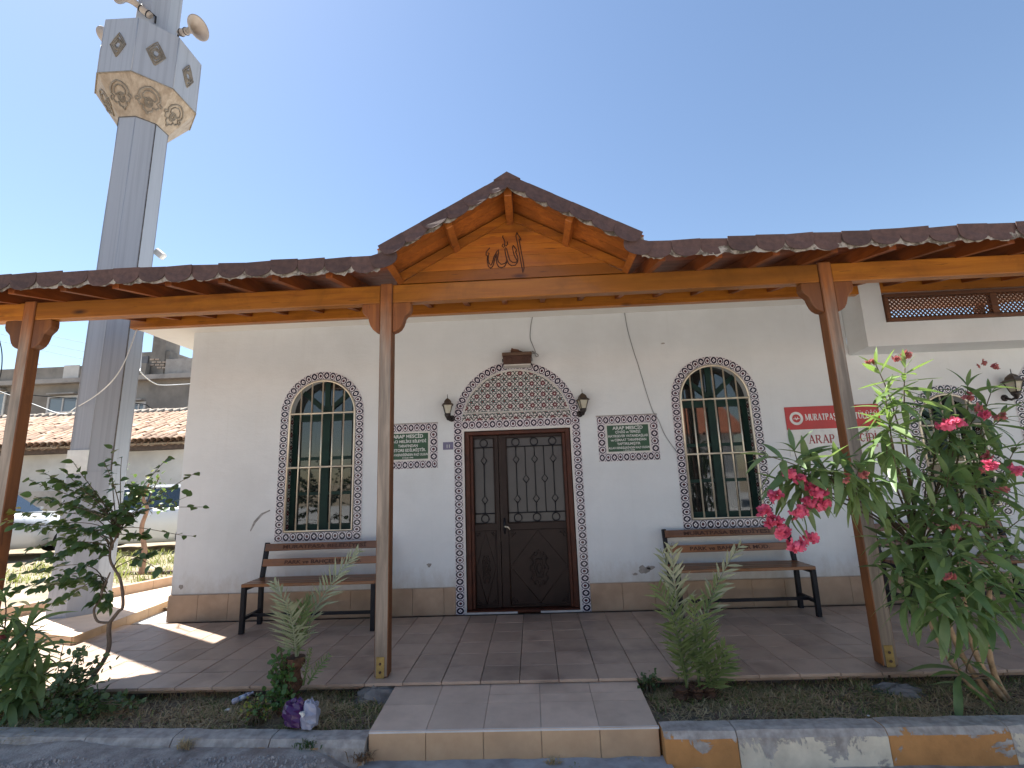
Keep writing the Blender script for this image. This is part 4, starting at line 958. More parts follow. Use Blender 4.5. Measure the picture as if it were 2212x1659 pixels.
def serif(body, x, z, y, width, h):
    base = {'Ş': 'S', 'Ü': 'U', 'Ğ': 'G', 'İ': 'I'}; segs = []; cx = 0
    for ch in body:
        if ch == ' ': cx += .5; continue
        st, lo, hi, w = SER[base.get(ch, ch)]
        segs += [((cx + a[0], a[1]), (cx + b[0], b[1]), t) for a, b, t in st]
        segs += [((cx + s - .17, .025), (cx + s + .17, .025), .05) for s in lo] + [((cx + s - .17, .975), (cx + s + .17, .975), .05) for s in hi]
        if ch == 'İ': segs.append(((cx - .07, 1.2), (cx + .07, 1.2), .14))
        if ch == 'Ü': segs += [((cx + q - .06, 1.2), (cx + q + .06, 1.2), .13) for q in (.22, .58)]
        if ch == 'Ğ': segs += [((cx + .2, 1.28), (cx + .35, 1.16), .07), ((cx + .35, 1.16), (cx + .55, 1.28), .07)]
        if ch == 'Ş': segs += [((cx + .28, 0), (cx + .34, -.14), .07), ((cx + .34, -.14), (cx + .2, -.25), .08)]
        cx += w + .40
    k = width / (cx - .4); mb = MB()
    for i, (a, b, t) in enumerate(segs):
        a = Vector((x + a[0]*k, z + a[1]*h)); b = Vector((x + b[0]*k, z + b[1]*h)); d = b - a
        if d.length < 1e-6: continue
        d.normalize(); n = Vector((-d.y, d.x)) * t * h * .5; e = d * h * .015; yy = y - i * 2e-6
        mb.add([((a-n-e).x, yy, (a-n-e).y), ((b-n+e).x, yy, (b-n+e).y), ((b+n+e).x, yy, (b+n+e).y), ((a+n-e).x, yy, (a+n-e).y)], [(0,1,2,3)])
    return mb
rs = thing('sign', (3.42, 0, 1.50), 'red and white sign with serif lettering and round emblem behind the porch post', 'sign')
MB().box((2.933, -.008, 1.50), (3.93, 0, 1.786)).build('white_panel', M_swhite, rs); MB().box((2.933, -.009, 1.787), (3.93, 0, 2.034)).build('red_panel', M_sred, rs)
serif('MURATPAŞA MÜFTÜLÜĞÜ', 3.145, 1.882, -.0105, .755, .068).build('lettering', M_swhite, rs)
serif('ARAP MESCİDİ', 3.15, 1.633, -.0095, .70, .088).build('lettering', M_sdred, rs)
text('150', 3.83, 1.575, -.0095, height=.032, bold=.01).build('lettering', M_sdred, rs)
mb = MB(); cxe, cze = 3.044, 1.908
ring = lambda r0, r1, y: mb.add([(cxe + r * math.cos(2*math.pi*i/32), y, cze + r * math.sin(2*math.pi*i/32)) for i in range(32) for r in (r0, r1)], [(2*i, 2*((i+1) % 32), 2*((i+1) % 32)+1, 2*i+1) for i in range(32)])
ring(.045, .072, -.0104)
for dx in (-.012, .013): mb.add([(cxe+dx-.004, -.0104, cze), (cxe+dx+.004, -.0104, cze), (cxe+dx+.003, -.0104, cze+.018), (cxe+dx-.003, -.0104, cze+.018)], [(0,1,2,3)])
mb.add([(cxe-.034, -.0104, cze-.007), (cxe+.034, -.0104, cze-.007), (cxe+.034, -.0104, cze), (cxe-.034, -.0104, cze)], [(0,1,2,3)]); mb.add([(cxe-.014, -.0105, cze-.006), (cxe, -.0105, cze-.02), (cxe+.014, -.0105, cze-.006)], [(0,1,2)])
mb.build('emblem', M_swhite, rs)

# loudspeaker box over the door
bx = thing('speaker_box', (.035, -.08, 2.6), 'brown wooden speaker box mounted above the door arch', 'speaker'); M_box = plain('box_brown', (.075, .033, .02), (.05, .02, .013), 9, .6)
bevel(MB().box((-.118, -.17, 2.612), (.192, -.002, 2.712)).build('cabinet', M_box, bx), .004); bevel(MB().box((-.128, -.178, 2.7125), (.202, -.001, 2.748)).build('lid', plain('box_lid', (.13, .075, .045), (.09, .05, .03), 9, .6), bx), .004)
for cx in (-.05, .12):
    mb = MB(); mb.tube([(cx + .032*math.cos(2*math.pi*i/20), -.171, 2.66 + .032*math.sin(2*math.pi*i/20)) for i in range(21)], .0035, 5); mb.build('speaker_ring', M_box, bx)
MB().box((-.11, -.172, 2.600), (.185, -.02, 2.6115)).build('bottom_rail', M_wtrim, bx)
for x in (-.132, .196): MB().box((x, -.12, 2.665), (x + .01, -.06, 2.69)).build('clip', M_iron, bx)
mb = MB(); mb.prism([(-.035, 2.7485), (.06, 2.7485), (.075, 2.765), (.055, 2.79), (-.01, 2.80), (-.03, 2.785)], -.13, -.05); mb.tube([(-.02, -.09, 2.80), (-.015, -.09, 2.815)], .01, 6); mb.tube([(.07, -.09, 2.78), (.12, -.09, 2.755), (.19, -.09, 2.752)], .006, 5); mb.build('junction_block', plain('rust_brown', (.14, .06, .03), (.08, .035, .02), 20, .8), bx)

# ================================================================== cables
def cable(pts, r, mt, label, smooth=True):
    P = [Vector(q) for q in pts]
    if smooth and len(P) > 2:
        out = []
        for i in range(len(P) - 1):
            p0, p1, p2, p3 = P[max(i-1, 0)], P[i], P[i+1], P[min(i+2, len(P)-1)]
            for k in range(8):
                t = k / 8; out.append(0.5 * ((2*p1) + (p2-p0)*t + (2*p0-5*p1+4*p2-p3)*t*t + (3*p1-p0-3*p2+p3)*t**3))
        P = out + [P[-1]]
    return tag(MB().tube(P, r, 5).build('cable', mt), label, 'cable')
cable([(.23, -.008, 3.2), (.206, -.006, 3.094), (.193, -.006, 2.95), (.222, -.008, 2.854), (.247, -.01, 2.775), (.21, -.02, 2.79), (.225, -.02, 2.765), (.265, -.015, 2.755), (.275, -.02, 2.73), (.25, -.02, 2.725), (.235, -.03, 2.76), (.205, -.06, 2.75)], .004, M_cable, 'thin grey cable hanging from the porch to the speaker box')
cable([(1.291, -.006, 3.2), (1.308, -.005, 3.0), (1.357, -.006, 2.735), (1.395, -.005, 2.576), (1.494, -.006, 2.105), (1.56, -.012, 1.95), (1.62, -.006, 1.78), (1.735, -.012, 1.58)], .0035, M_cable, 'thin grey cable running down past the green plaque to the window')

# ================================================================== minaret
MC = Vector((-4.96, 0.19, TZ)); mn = thing('minaret', MC, 'octagonal grey sheet metal minaret with a stained cream flared balcony', 'minaret')
SA, DA, ZC, ZD, ZTOP = .262, .53, 6.14, 6.56, 7.36
def octa(prof, nm, mt, sm=False, cap=True):
    k = 1 / math.cos(math.pi / 8); mb = MB(); return mb.lathe([(r * k, z) for r, z in prof], Matrix.Translation((MC.x, MC.y, 0)), 8, False).build(nm, mt, mn)
octa([(SA + .005, TZ), (SA + .003, 1.62)], 'lower_shaft', M_steel); octa([(SA, 1.6205), (SA - .002, ZC + .02)], 'shaft', M_steel)
octa([(SA + .005, ZC), (DA - .003, ZD)], 'flared_corbel', M_cream); octa([(DA, ZD + .002), (DA, ZTOP), (DA - .05, ZTOP), (DA - .05, ZTOP - .1)], 'balcony_drum', M_steel); octa([(SA - .02, ZTOP - .1), (SA - .025, 10.5)], 'upper_shaft', M_steel)
def octpt(r, i, z): a = 2 * math.pi * (i + .5) / 8; k = r / math.cos(math.pi / 8); return Vector((MC.x + k * math.cos(a), MC.y + k * math.sin(a), z))
for i in (4, 5, 6, 7, 0):
    MB().tube([octpt(SA + .001, i, 1.63), octpt(SA - .001, i, ZC)], .007 if i == 7 else .0035, 5).build('seam', M_seam if i == 7 else M_steel, mn)
    MB().tube([octpt(DA, i, ZD + .01), octpt(DA, i, ZTOP - .01)], .006, 5).build('seam', M_steel, mn)
    MB().tube([octpt(DA, i, ZD), octpt(DA, i + 1, ZD)], .009, 5).build('seam', M_orn, mn); MB().tube([octpt(SA + .004, i, ZC), octpt(SA + .004, i + 1, ZC)], .006, 5).build('seam', M_seam, mn)
def ornament(face, r0, z0, r1, z1, kind, mt, s):
    """relief on octagon face (angle index*45deg); local x across, y up the face"""
    a = face * math.pi / 4; n = Vector((math.cos(a), math.sin(a), 0)); tx = Vector((-math.sin(a), math.cos(a), 0))
    p0, p1 = Vector((MC.x, MC.y, z0)) + n * r0, Vector((MC.x, MC.y, z1)) + n * r1; up = (p1 - p0).normalized(); c = (p0 + p1) / 2; out = tx.cross(up)
    if out.dot(n) < 0: out = -out
    P = lambda x, y: c + tx * x + up * y + out * .004
    mb = MB()
    if kind == 'lozenge':
        for k in (1, .78, .5): mb.tube([P(s * k * x, s * 1.25 * k * y) for x, y in ((0, -1), (.3, -.62), (.72, 0), (.3, .62), (0, 1), (-.3, .62), (-.72, 0), (-.3, -.62), (0, -1))], .009, 5)
        for q in range(10): t = q * math.pi / 5; mb.tube([P(s*.2*math.cos(t), s*.25*math.sin(t)), P(s*.5*math.cos(t+.5), s*.6*math.sin(t+.5)), P(s*.35*math.cos(t+1), s*.4*math.sin(t+1))], .008, 4)
    else:
        for sg in (-1, 1):
            mb.tube([P(sg*s*x, s*y) for x, y in ((0, .95), (.35, .8), (.62, .5), (.68, .15), (.5, -.05), (.66, -.25), (.5, -.5), (.3, -.45), (.28, -.7), (.1, -.8), (0, -1))], .011, 5)
            mb.tube([P(sg*s*x, s*y) for x, y in ((0, .68), (.3, .55), (.45, .25), (.35, .02), (.2, .1))], .009, 5)
            mb.tube([P(sg*s*x, s*y) for x, y in ((.68, .0), (.82, -.1), (.75, -.3))], .009, 5)
        for q in range(3): mb.tube([P(s*.25*math.cos(t)*(1-q*.3), -s*.15+s*.35*math.sin(t)*(1-q*.3)) for t in [2*math.pi*i/14 for i in range(15)]], .007, 4)
    return mb.build('ornament', mt, mn)
for f in (5, 6, 7, 0): ornament(f, DA, ZD, DA, ZTOP, 'lozenge', M_orn, .14); ornament(f, SA + .005, ZC, DA - .003, ZD, 'crest', M_orn, .17)
MB().box((-5.085, -.086, 1.60), (-4.84, -.0755, 1.86)).build('notice_plate', M_swhite, mn)
# loudspeaker horns on the balcony
def horn(p, d, label, k=1.0):
    p = Vector(p); d = Vector(d).normalized(); h = thing('loudspeaker_horn', p, label, 'loudspeaker', 'loudspeaker horns on the minaret')
    T = Matrix.Translation(p) @ d.to_track_quat('Z', 'Y').to_matrix().to_4x4() @ Matrix.Scale(k, 4)
    mb = MB(); mb.lathe([(.055, -.26), (.062, -.2), (.062, -.06), (.05, -.05)], T, 14); mb.build('driver', M_horn, h)
    mb = MB(); pr = [(.05, -.05), (.058, .05), (.08, .13), (.125, .2), (.2, .25), (.215, .255), (.215, .262), (.19, .25), (.118, .205), (.07, .13), (.04, 0.0)]; mb.lathe(pr, T, 24); mb.build('bell', M_horn, h)
    mb = MB(); mb.lathe([(.07, -.21), (.07, -.195), (.064, -.195)], T, 14); mb.lathe([(.07, -.08), (.07, -.065), (.064, -.065)], T, 14); mb.build('clamp_band', M_iron, h)
    a = T @ Vector((0, .06, -.2)); b = T @ Vector((0, .06, -.3)); MB().tube([a, b, b + Vector((0, 0, -.1))], .012, 5).build('bracket', M_iron, h)
horn(at(408, 66, 'y', .05), (.93, -.30, -.16), 'beige loudspeaker horn beside the upper minaret shaft, pointing out over the porch roof', .72)
horn(at(296, 10, 'y', -.15), (-.72, -.45, .55), 'beige loudspeaker horn on the upper minaret shaft pointing up and away from the porch', .75)
horn(at(246, 72, 'y', .35), (-.95, .25, .0), 'beige loudspeaker horn half hidden behind the minaret balcony', .62)
mn.rotation_euler.y = R(.7)
fl = thing('floodlight', at(330, 542, 'y', .45), 'small white floodlight on a thin arm at the minaret shaft', 'lamp'); c = at(347, 549, 'y', .42)
mb = MB(); mb.tube([at(331, 541, 'y', .45), at(340, 543, 'y', .43)], .012, 5); mb.build('arm', M_iron, fl)
bevel(MB().box((-.09, -.035, -.05), (.07, .035, .04), Matrix.Translation(c) @ Matrix.Rotation(R(40), 4, 'Y')).build('head', M_wtrim, fl), .015)
# cables round the minaret
cable([(-4.25, -.28, 3.19), at(265, 790, 'y', -.28), at(225, 840, 'y', -.2), at(165, 880, 'y', 0.0), at(130, 893, 'y', 1.5), at(70, 872, 'y', 5.0), at(-40, 830, 'y', 9.0)], .006, M_wcable, 'white cable sagging from the porch corner past the minaret')
cable([at(309, 712, 'y', .6), at(304, 790, 'y', .6), at(305, 805, 'y', .6), at(330, 826, 'y', 1.5), at(355, 832, 'y', 3), at(412, 829, 'y', 5)], .008, M_wcable, 'white cable looping from the minaret towards the grey house')
mbx = [at(-5, 720, 'y', -1.7), at(4, 760, 'y', -1.7), at(3, 800, 'y', -1.7), at(-5, 830, 'y', -1.7)]
cable(mbx, .004, M_bcable, 'short black cable loop left of the porch post')
for k, (a, b) in enumerate((((60, 712), (330, 765)), ((60, 733), (330, 782)), ((60, 748), (330, 800)))): 
    pa, pb = at(a[0]-90, a[1]-18, 'y', 24), at(b[0]+60, b[1]+12, 'y', 28); cable([pa, (pa+pb)/2 - Vector((0, 0, .15)), pb], .012, M_cable, ('thin overhead wire highest of three beyond the minaret', 'thin overhead wire middle of three beyond the minaret', 'thin overhead wire lowest of three beyond the minaret')[k])

# ================================================================== litter
bag = thing('plastic_bag', at(650, 1571, 'z', -.06), 'crumpled purple and clear plastic bag lying at the bed edge', 'bag')
def crumple(c, sx, sy, sz, seed, n=12):
    mb = MB(); rnd = random.Random(seed); vs = []
    for j in range(n + 1):
        for i in range(n):
            a, b = 2*math.pi*i/n, math.pi*j/n; k = 1 + .35 * noise.noise(Vector((math.cos(a)*2+seed, math.sin(a)*2, b*1.7))) + rnd.uniform(-.07, .07)
            vs.append((c[0] + sx*k*math.cos(a)*math.sin(b), c[1] + sy*k*math.sin(a)*math.sin(b), max(c[2] - sz*.6, c[2] + sz*k*math.cos(b))))
    return mb.add(vs, [(j*n+i, j*n+(i+1) % n, (j+1)*n+(i+1) % n, (j+1)*n+i) for j in range(n) for i in range(n)])
p = WLOC[bag.name]; M_purp = plain('purple_film', (.075, .018, .11), (.04, .009, .065), 14, .28); M_clear = plain('clear_film', (.34, .35, .42), (.24, .25, .34), 10, .22)
crumple((p.x - .035, p.y + .01, p.z + .065), .085, .06, .085, 3).build('printed_film', M_purp, bag); crumple((p.x + .055, p.y, p.z + .06), .055, .06, .09, 8).build('clear_film', M_clear, bag)
q = at(653, 1543, 'y', p.y - .07); MB().prism([(q.x - .018, q.z + .01), (q.x + .006, q.z + .014), (q.x + .014, q.z - .006), (q.x + .002, q.z - .016), (q.x - .006, q.z - .002)], p.y - .078, p.y - .06).build('printed_mark', M_swhite, bag)
bt = thing('plastic_bottle', at(528, 1522, 'z', -.07), 'crushed clear plastic bottle with a blue label lying in the bed', 'bottle'); p = WLOC[bt.name]
d = Vector((.75, .55, .22)).normalized(); T = Matrix.Translation(p + Vector((-.06, -.05, .035))) @ d.to_track_quat('Z', 'Y').to_matrix().to_4x4() @ Matrix.Scale(.62, 4)
MB().lathe([(.018, 0), (.030, .012), (.027, .05), (.029, .07)], T, 12).build('base', M_clear, bt); MB().lathe([(.028, .0705), (.026, .12), (.028, .15)], T, 12).build('label_band', plain('label_blue', (.05, .12, .26), (.55, .6, .62), 40, .35), bt); MB().lathe([(.028, .1505), (.018, .18), (.012, .19), (.012, .2), (.014, .2), (.014, .215)], T, 12).build('neck', M_clear, bt)
def scrap(u, v, z, s, label, mt=None, seed=0):
    c = at(u, v, 'z', z); mb = crumple((c.x, c.y, c.z + s*.3), s, s*.7, s*.4, seed, 8); tag(mb.build('paper_scrap', mt or M_swhite), label, 'litter')
scrap(492, 1536, -.07, .02, 'small white scrap by the yellow weeds'); scrap(1399, 1622, -.19, .03, 'crumpled white paper in the weeds at the kerb end', None, 4); scrap(1876, 1547, -.07, .009, 'tiny white wrapper at the edge of the right bed', None, 5); scrap(2135, 1549, -.06, .014, 'pale pebble-like scrap beside the painted kerb under the oleander', None, 6)
# concrete lump under the middle post
fo = crumple((-.985, -1.72, -.10), .16, .12, .10, 21, 16).build('concrete_footing', M_rock); tag(fo, 'rough concrete lump at the foot of the porch post beside the step', 'footing')
fo = crumple((2.50, -1.76, -.12), .2, .12, .07, 25, 16).build('concrete_footing', M_rock); tag(fo, 'low rough concrete lump at the foot of the post near the oleander', 'footing')
# ================================================================== plants
def leaf_mesh(nm, L, W, prof, bend, fold, mt, n=6):
    """leaf along +y from its stalk, face up +z"""
    mb = MB(); mb.smooth = True; vs = []
    for i in range(n + 1):
        f = i / n; w = W / 2 * prof(f); y = L * (f - .08 * f * f * bend); z = -L * bend * f * f * .5
        vs += [(-w, y, z + w * fold), (0, y, z), (w, y, z + w * fold)]
    fs = []
    for i in range(n):
        a, b = 3*i, 3*i+3; fs += [(a, a+1, b+1, b), (a+1, a+2, b+2, b+1)]
    return mb.add(vs, fs), lambda: mb.mesh(nm, mt)
lance = lambda f: max(.02, math.sin(math.pi * min(1, f * .96 + .02)) ** .75) * (1.08 - .25 * f)
ovate = lambda f: max(.02, math.sin(math.pi * f ** .75) ** .9)
def frame(p, d, up=Vector((0, 0, 1)), roll=0.0, s=1.0):
    d = d.normalized(); x = d.cross(up)
    if x.length < 1e-4: x = Vector((1, 0, 0))
    x.normalize(); z = x.cross(d); M = Matrix((x, d, z)).transposed().to_4x4()
    M = M @ Matrix.Rotation(roll, 4, 'Y'); M = M @ Matrix.Scale(s, 4); M.translation = p; return M
class Foliage:
    """leaves: the first `cap` become objects of their own, the rest one stuff mesh"""
    def __init__(s, parent, meshes, name='leaf', cap=300): s.p, s.me, s.n, s.cap = parent, meshes, name, cap; s.L = []
    def put(s, M, k=None, size=1.0): s.L.append((M, k if k is not None else random.randrange(len(s.me)), size))
    def done(s, key=None):
        order = sorted(s.L, key=lambda q: (q[0].translation - CAM).length if key is None else key(q))
        for M, k, sz in order[:s.cap]: inst(s.n, s.me[k][1], s.p, M)
        rest = order[s.cap:]
        if rest:
            by = {}
            for M, k, sz in rest: by.setdefault(s.me[k][2], []).append((M, k))
            for mt, ls in by.items():
                mb = MB(); mb.smooth = True
                for M, k in ls: src = s.me[k][0]; mb.add([M @ v for v in src.v], src.f)
                tag(mb.build('foliage', mt, s.p), kind='stuff')
def lm(nm, L, W, prof, bend, fold, mt): a, f = leaf_mesh(nm, L, W, prof, bend, fold, mt); return (a, f(), mt)
def bez(p, c1, c2, q, n=10):
    return [p*(1-t)**3 + c1*3*t*(1-t)**2 + c2*3*t*t*(1-t) + q*t**3 for t in [i/n for i in range(n+1)]]
def rv(s=1.0): return Vector((random.uniform(-s, s), random.uniform(-s, s), random.uniform(-s, s)))

OL = [lm('oleander_leaf', .225, .044, lance, b, .25, M_oleaf) for b in (.15, .45, .8, 1.1)] + [lm('oleander_young_leaf', .165, .03, lance, b, .25, M_oyoung) for b in (.05, .3)]
def whorl_shoot(fo, tip, d, length, young=False, n=7, size=1.0, droop=0.0):
    d = d.normalized(); ph = random.uniform(0, 6)
    for j in range(n):
        f = j / max(1, n - 1); p = tip - d * length * (1 - f); a = R(105 - 72 * f + random.uniform(-10, 10)); r0 = d.orthogonal().normalized(); r1 = d.cross(r0)
        for k in range(3):
            t = ph + j * 1.05 + k * 2.094 + random.uniform(-.25, .25); rad = r0 * math.cos(t) + r1 * math.sin(t)
            ld = d * math.cos(a) + rad * math.sin(a); ld.z -= droop * (1 - f) + random.uniform(0, .12)
            s = size * random.uniform(.75, 1.12) * (0.65 if f > .9 else 1.0)
            kk = random.choice((4, 5)) if (young and f > .25) else random.choice((0, 1, 1, 2, 2, 3) if not young else (0, 1))
            fo.put(frame(p, ld, Vector((0, 0, 1)) + rv(.2), random.uniform(-.5, .5), s), kk)
PM = []
for mt, nm in ((M_petal, 'petal'), (M_petald, 'faded_petal')):
    mb = MB(); mb.smooth = True
    for r, tl in ((.022, .35), (.015, .85)):
        for k in range(5):
            a = k * 2*math.pi/5 + (0.6 if r < .015 else 0); c, s = math.cos(a), math.sin(a); T = lambda x, y: (x * c - y * s, x * s + y * c)
            z = lambda q: q * tl
            vs = [(*T(0, 0), 0), (*T(r*.5, -r*.42), z(r*.5)), (*T(r, -r*.3), z(r)*1.1), (*T(r*1.1, r*.05), z(r)), (*T(r, r*.35), z(r)*1.1), (*T(r*.5, r*.42), z(r*.5))]
            mb.add(vs, [(0, 1, 2, 3), (0, 3, 4, 5)])
    PM.append((mb, mt, nm))
def flower_cluster(par, c, n, spread, kind=0, nm='flower_cluster', s=1.0):
    mb = MB(); mb.smooth = True; src = PM[kind][0]
    for i in range(n):
        d = Vector((random.gauss(0, 1), random.gauss(-.5, 1), random.gauss(.1, 1))).normalized(); M = frame(c + Vector((d.x, d.y * .8, d.z * .8)) * spread * random.uniform(.5, 1), d.orthogonal(), d, random.uniform(0, 6), s * random.uniform(.8, 1.2)); mb.add([M @ v for v in src.v], src.f)
    return mb.build(nm, PM[kind][1], par)

# ---- big oleander on the right
ob = at(2052, 1468, 'z', -.08); ob = Vector((ob.x, -1.92, -.09))
olr = thing('oleander', ob, 'tall oleander with long leaves and hanging pink flowers in front of the right porch post', 'shrub', 'oleanders')
fol = Foliage(olr, OL)
terms = [ # u, v, y, young, leaves per shoot, dir
 (1893, 790, -2.40, 1, 5, (-.3, 0, 1)), (1955, 795, -2.40, 1, 6, (.25, 0, 1)), (1912, 850, -2.42, 1, 6, (-.05, -.2, 1)), (1922, 905, -2.42, 1, 7, (0, -.2, 1)), (1938, 880, -2.38, 1, 5, (.6, 0, .8)),
 (1716, 975, -2.30, 0, 6, (-.1, -.2, 1)), (1660, 985, -2.30, 0, 5, (-1, 0, .35)), (1770, 1000, -2.3, 0, 7, (-.4, -.5, .2)), (1820, 1010, -2.32, 0, 7, (.2, -.7, .2)), (1690, 1040, -2.28, 0, 5, (-.9, -.1, -.2)),
 (1860, 1005, -2.3, 0, 7, (.1, -.6, .6)), (1890, 1040, -2.28, 0, 7, (-.2, -.6, .1)), (1850, 1070, -2.26, 0, 6, (-.3, -.5, -.3)), (1925, 1015, -2.2, 0, 7, (.3, -.4, .6)), (1740, 1085, -2.3, 0, 5, (-.2, -.3, -.7)), (1765, 1060, -2.32, 0, 5, (.2, -.3, -.6)), (1710, 1110, -2.3, 0, 4, (-.2, -.3, -.8)),
 (2005, 865, -2.1, 0, 6, (-.2, 0, 1)), (2090, 835, -2.1, 0, 6, (.1, 0, 1)), (2140, 850, -2.05, 0, 5, (.5, 0, .8)), (2040, 900, -2.15, 0, 7, (-.3, -.2, .7)), (2110, 895, -2.1, 0, 6, (.3, -.2, .5)), (2165, 905, -2.1, 0, 6, (.6, -.2, .4)),
 (2010, 950, -2.1, 0, 7, (-.6, -.3, .4)), (2062, 960, -2.15, 0, 7, (.1, -.3, 1)), (2128, 965, -2.15, 0, 7, (.2, -.3, 1)), (2195, 965, -2.1, 0, 7, (.3, -.3, .8)), (1975, 1010, -2.05, 0, 6, (-.6, -.4, .2)), (2050, 1030, -2.2, 0, 7, (-.2, -.5, .6)), (2110, 1040, -2.2, 0, 7, (.1, -.5, .7)), (2180, 1050, -2.15, 0, 7, (.4, -.4, .6)),
 (1960, 1085, -2.1, 0, 7, (-.5, -.4, .3)), (2020, 1095, -2.2, 0, 7, (-.1, -.5, .5)), (2080, 1105, -2.25, 0, 7, (.1, -.5, .6)), (2140, 1115, -2.25, 1, 7, (.2, -.5, .8)), (2200, 1125, -2.15, 0, 7, (.4, -.4, .6)),
 (1905, 1165, -2.1, 0, 6, (-.8, -.3, .2)), (1945, 1160, -2.15, 0, 7, (-.4, -.4, .5)), (2000, 1170, -2.2, 0, 7, (-.1, -.5, .5)), (2065, 1180, -2.3, 0, 7, (0, -.6, .7)), (2135, 1185, -2.3, 0, 7, (.2, -.6, .6)), (2195, 1195, -2.2, 0, 7, (.4, -.4, .5)),
 (1930, 1230, -2.1, 0, 7, (-.7, -.3, .1)), (1985, 1245, -2.2, 0, 7, (-.3, -.5, .3)), (2040, 1240, -2.28, 0, 7, (0, -.6, .5)), (2100, 1255, -2.3, 0, 7, (.1, -.6, .5)), (2165, 1260, -2.25, 0, 7, (.3, -.5, .4)), (2210, 1270, -2.2, 0, 7, (.5, -.4, .3)),
 (1955, 1290, -2.15, 0, 6, (-.5, -.5, .2)), (2015, 1300, -2.25, 0, 6, (-.2, -.6, .3)), (2075, 1310, -2.3, 0, 7, (0, -.6, .3)), (2130, 1315, -2.3, 0, 7, (.2, -.6, .3)), (2190, 1320, -2.25, 0, 7, (.4, -.5, .3)),
 (2105, 1405, -1.98, 0, 4, (.3, -.3, .8)), (2065, 1420, -1.95, 0, 3, (-.2, -.3, .9))]
hubs = [at(1990, 1200, 'y', -1.95), at(2035, 1180, 'y', -1.95), at(2085, 1200, 'y', -1.98), at(2140, 1210, 'y', -2.0)]
stems = [bez(ob + Vector((-.03, 0, 0)), at(2030, 1420, 'y', -1.93), at(1985, 1330, 'y', -1.93), hubs[0]), bez(ob + Vector((.03, .02, 0)), at(2055, 1400, 'y', -1.92), at(2028, 1330, 'y', -1.92), hubs[1]), bez(ob + Vector((.07, -.02, 0)), at(2080, 1400, 'y', -1.97), at(2082, 1330, 'y', -1.97), hubs[2]), bez(ob + Vector((.11, .0, 0)), at(2110, 1420, 'y', -1.97), at(2140, 1330, 'y', -2.0), hubs[3])]
for s in stems: MB().tube(s, [.019 - .0008 * i for i in range(len(s))], 7).build('stem', M_obark, olr)
for u, v, y, yg, n, d in terms:
    y -= .22; tip = at(u, v, 'y', y); d = Vector(d).normalized(); h = min(hubs, key=lambda q: abs(q.x - tip.x) + (3 if q.z > tip.z + .3 else 0)); ln = .17 if not yg else .2
    if tip.z < .5: h = ob + Vector((random.uniform(-.02, .1), 0, .05))
    st = tip - d * ln; mid = h.lerp(st, .5) + Vector((0, 0, .12 if st.z > h.z else .05))
    b = bez(h, h.lerp(mid, .7) + Vector((0, 0, .1)), st - d * .15, tip, 9); MB().tube(b, [.008 - .0006 * i for i in range(10)], 5).build('branch', M_twig, olr)
    whorl_shoot(fol, tip, d, ln, bool(yg), n if yg else max(3, n - 2), 1.05, .25)
fol.done()
for u, v, y, n, sp in ((1745, 1038, -2.34, 9, .035), (1778, 1062, -2.36, 12, .045), (1762, 1085, -2.34, 9, .035), (1690, 1072, -2.32, 7, .035), (1664, 1105, -2.32, 9, .035), (1690, 1128, -2.33, 11, .042), (1735, 1105, -2.35, 12, .042), (1705, 1150, -2.33, 9, .035), (1733, 1178, -2.34, 13, .045), (1765, 1160, -2.34, 8, .032), (1790, 1090, -2.36, 7, .03), (1722, 1020, -2.33, 5, .03), (2045, 920, -2.3, 11, .038), (2068, 912, -2.3, 7, .03), (2127, 897, -2.25, 7, .024), (2138, 1005, -2.4, 8, .026), (2190, 1015, -2.2, 5, .03)):
    flower_cluster(olr, at(u - (14 if u < 1900 else 0), v, 'y', y - .22), int(n * 1.6), sp * 1.1)
for u, v, y, n, sp in ((1955, 768, -2.4, 10, .035), (1935, 775, -2.4, 5, .02), (1880, 778, -2.4, 6, .022), (2120, 785, -2.12, 4, .02), (2150, 790, -2.1, 6, .025), (2090, 858, -2.2, 6, .03), (2110, 880, -2.2, 7, .04), (1860, 1028, -2.36, 7, .03), (1830, 1035, -2.36, 5, .03), (2160, 900, -2.2, 8, .03), (2132, 985, -2.35, 7, .03), (2165, 1060, -2.3, 5, .025), (2060, 1140, -2.35, 4, .02), (2050, 1245, -2.4, 6, .025), (2120, 1015, -2.3, 4, .02)):
    flower_cluster(olr, at(u, v, 'y', y - .22), n, sp, 1, 'faded_flowers', .75)

# ---- oleander at the left edge
olb = Vector((-3.62, -1.88, -.09)); oll = thing('oleander', olb, 'dark leafed young oleander at the corner of the bed beside the low bush', 'shrub', 'oleanders'); fol = Foliage(oll, OL, cap=120)
for u, v, y, d in ((10, 1290, -1.9, (-.2, -.2, 1)), (70, 1345, -1.92, (.6, -.2, .6)), (40, 1385, -1.95, (.3, -.5, .6)), (5, 1350, -1.95, (-.1, -.5, .7)), (80, 1400, -1.9, (.8, -.2, .3)), (20, 1430, -1.97, (0, -.6, .5)), (60, 1450, -1.95, (.4, -.4, .4)), (-25, 1400, -1.95, (-.4, -.4, .6)), (-10, 1480, -1.97, (-.2, -.5, .4)), (35, 1490, -1.98, (.2, -.5, .3)), (100, 1455, -1.85, (.8, -.1, .4)), (-40, 1320, -1.9, (-.4, -.2, 1)), (75, 1495, -1.9, (.7, -.3, .2)), (15, 1520, -2.0, (.1, -.5, .2))):
    tip = at(u, v, 'y', y); d = Vector(d).normalized(); b = bez(olb + Vector((random.uniform(-.06, .06), 0, 0)), olb + Vector((0, 0, .2)), tip - d * .2, tip, 8); MB().tube(b, [.009 - .0007 * i for i in range(9)], 5).build('stem', M_twig, oll); whorl_shoot(fol, tip, d, .2, False, 6, 1.05, .3)
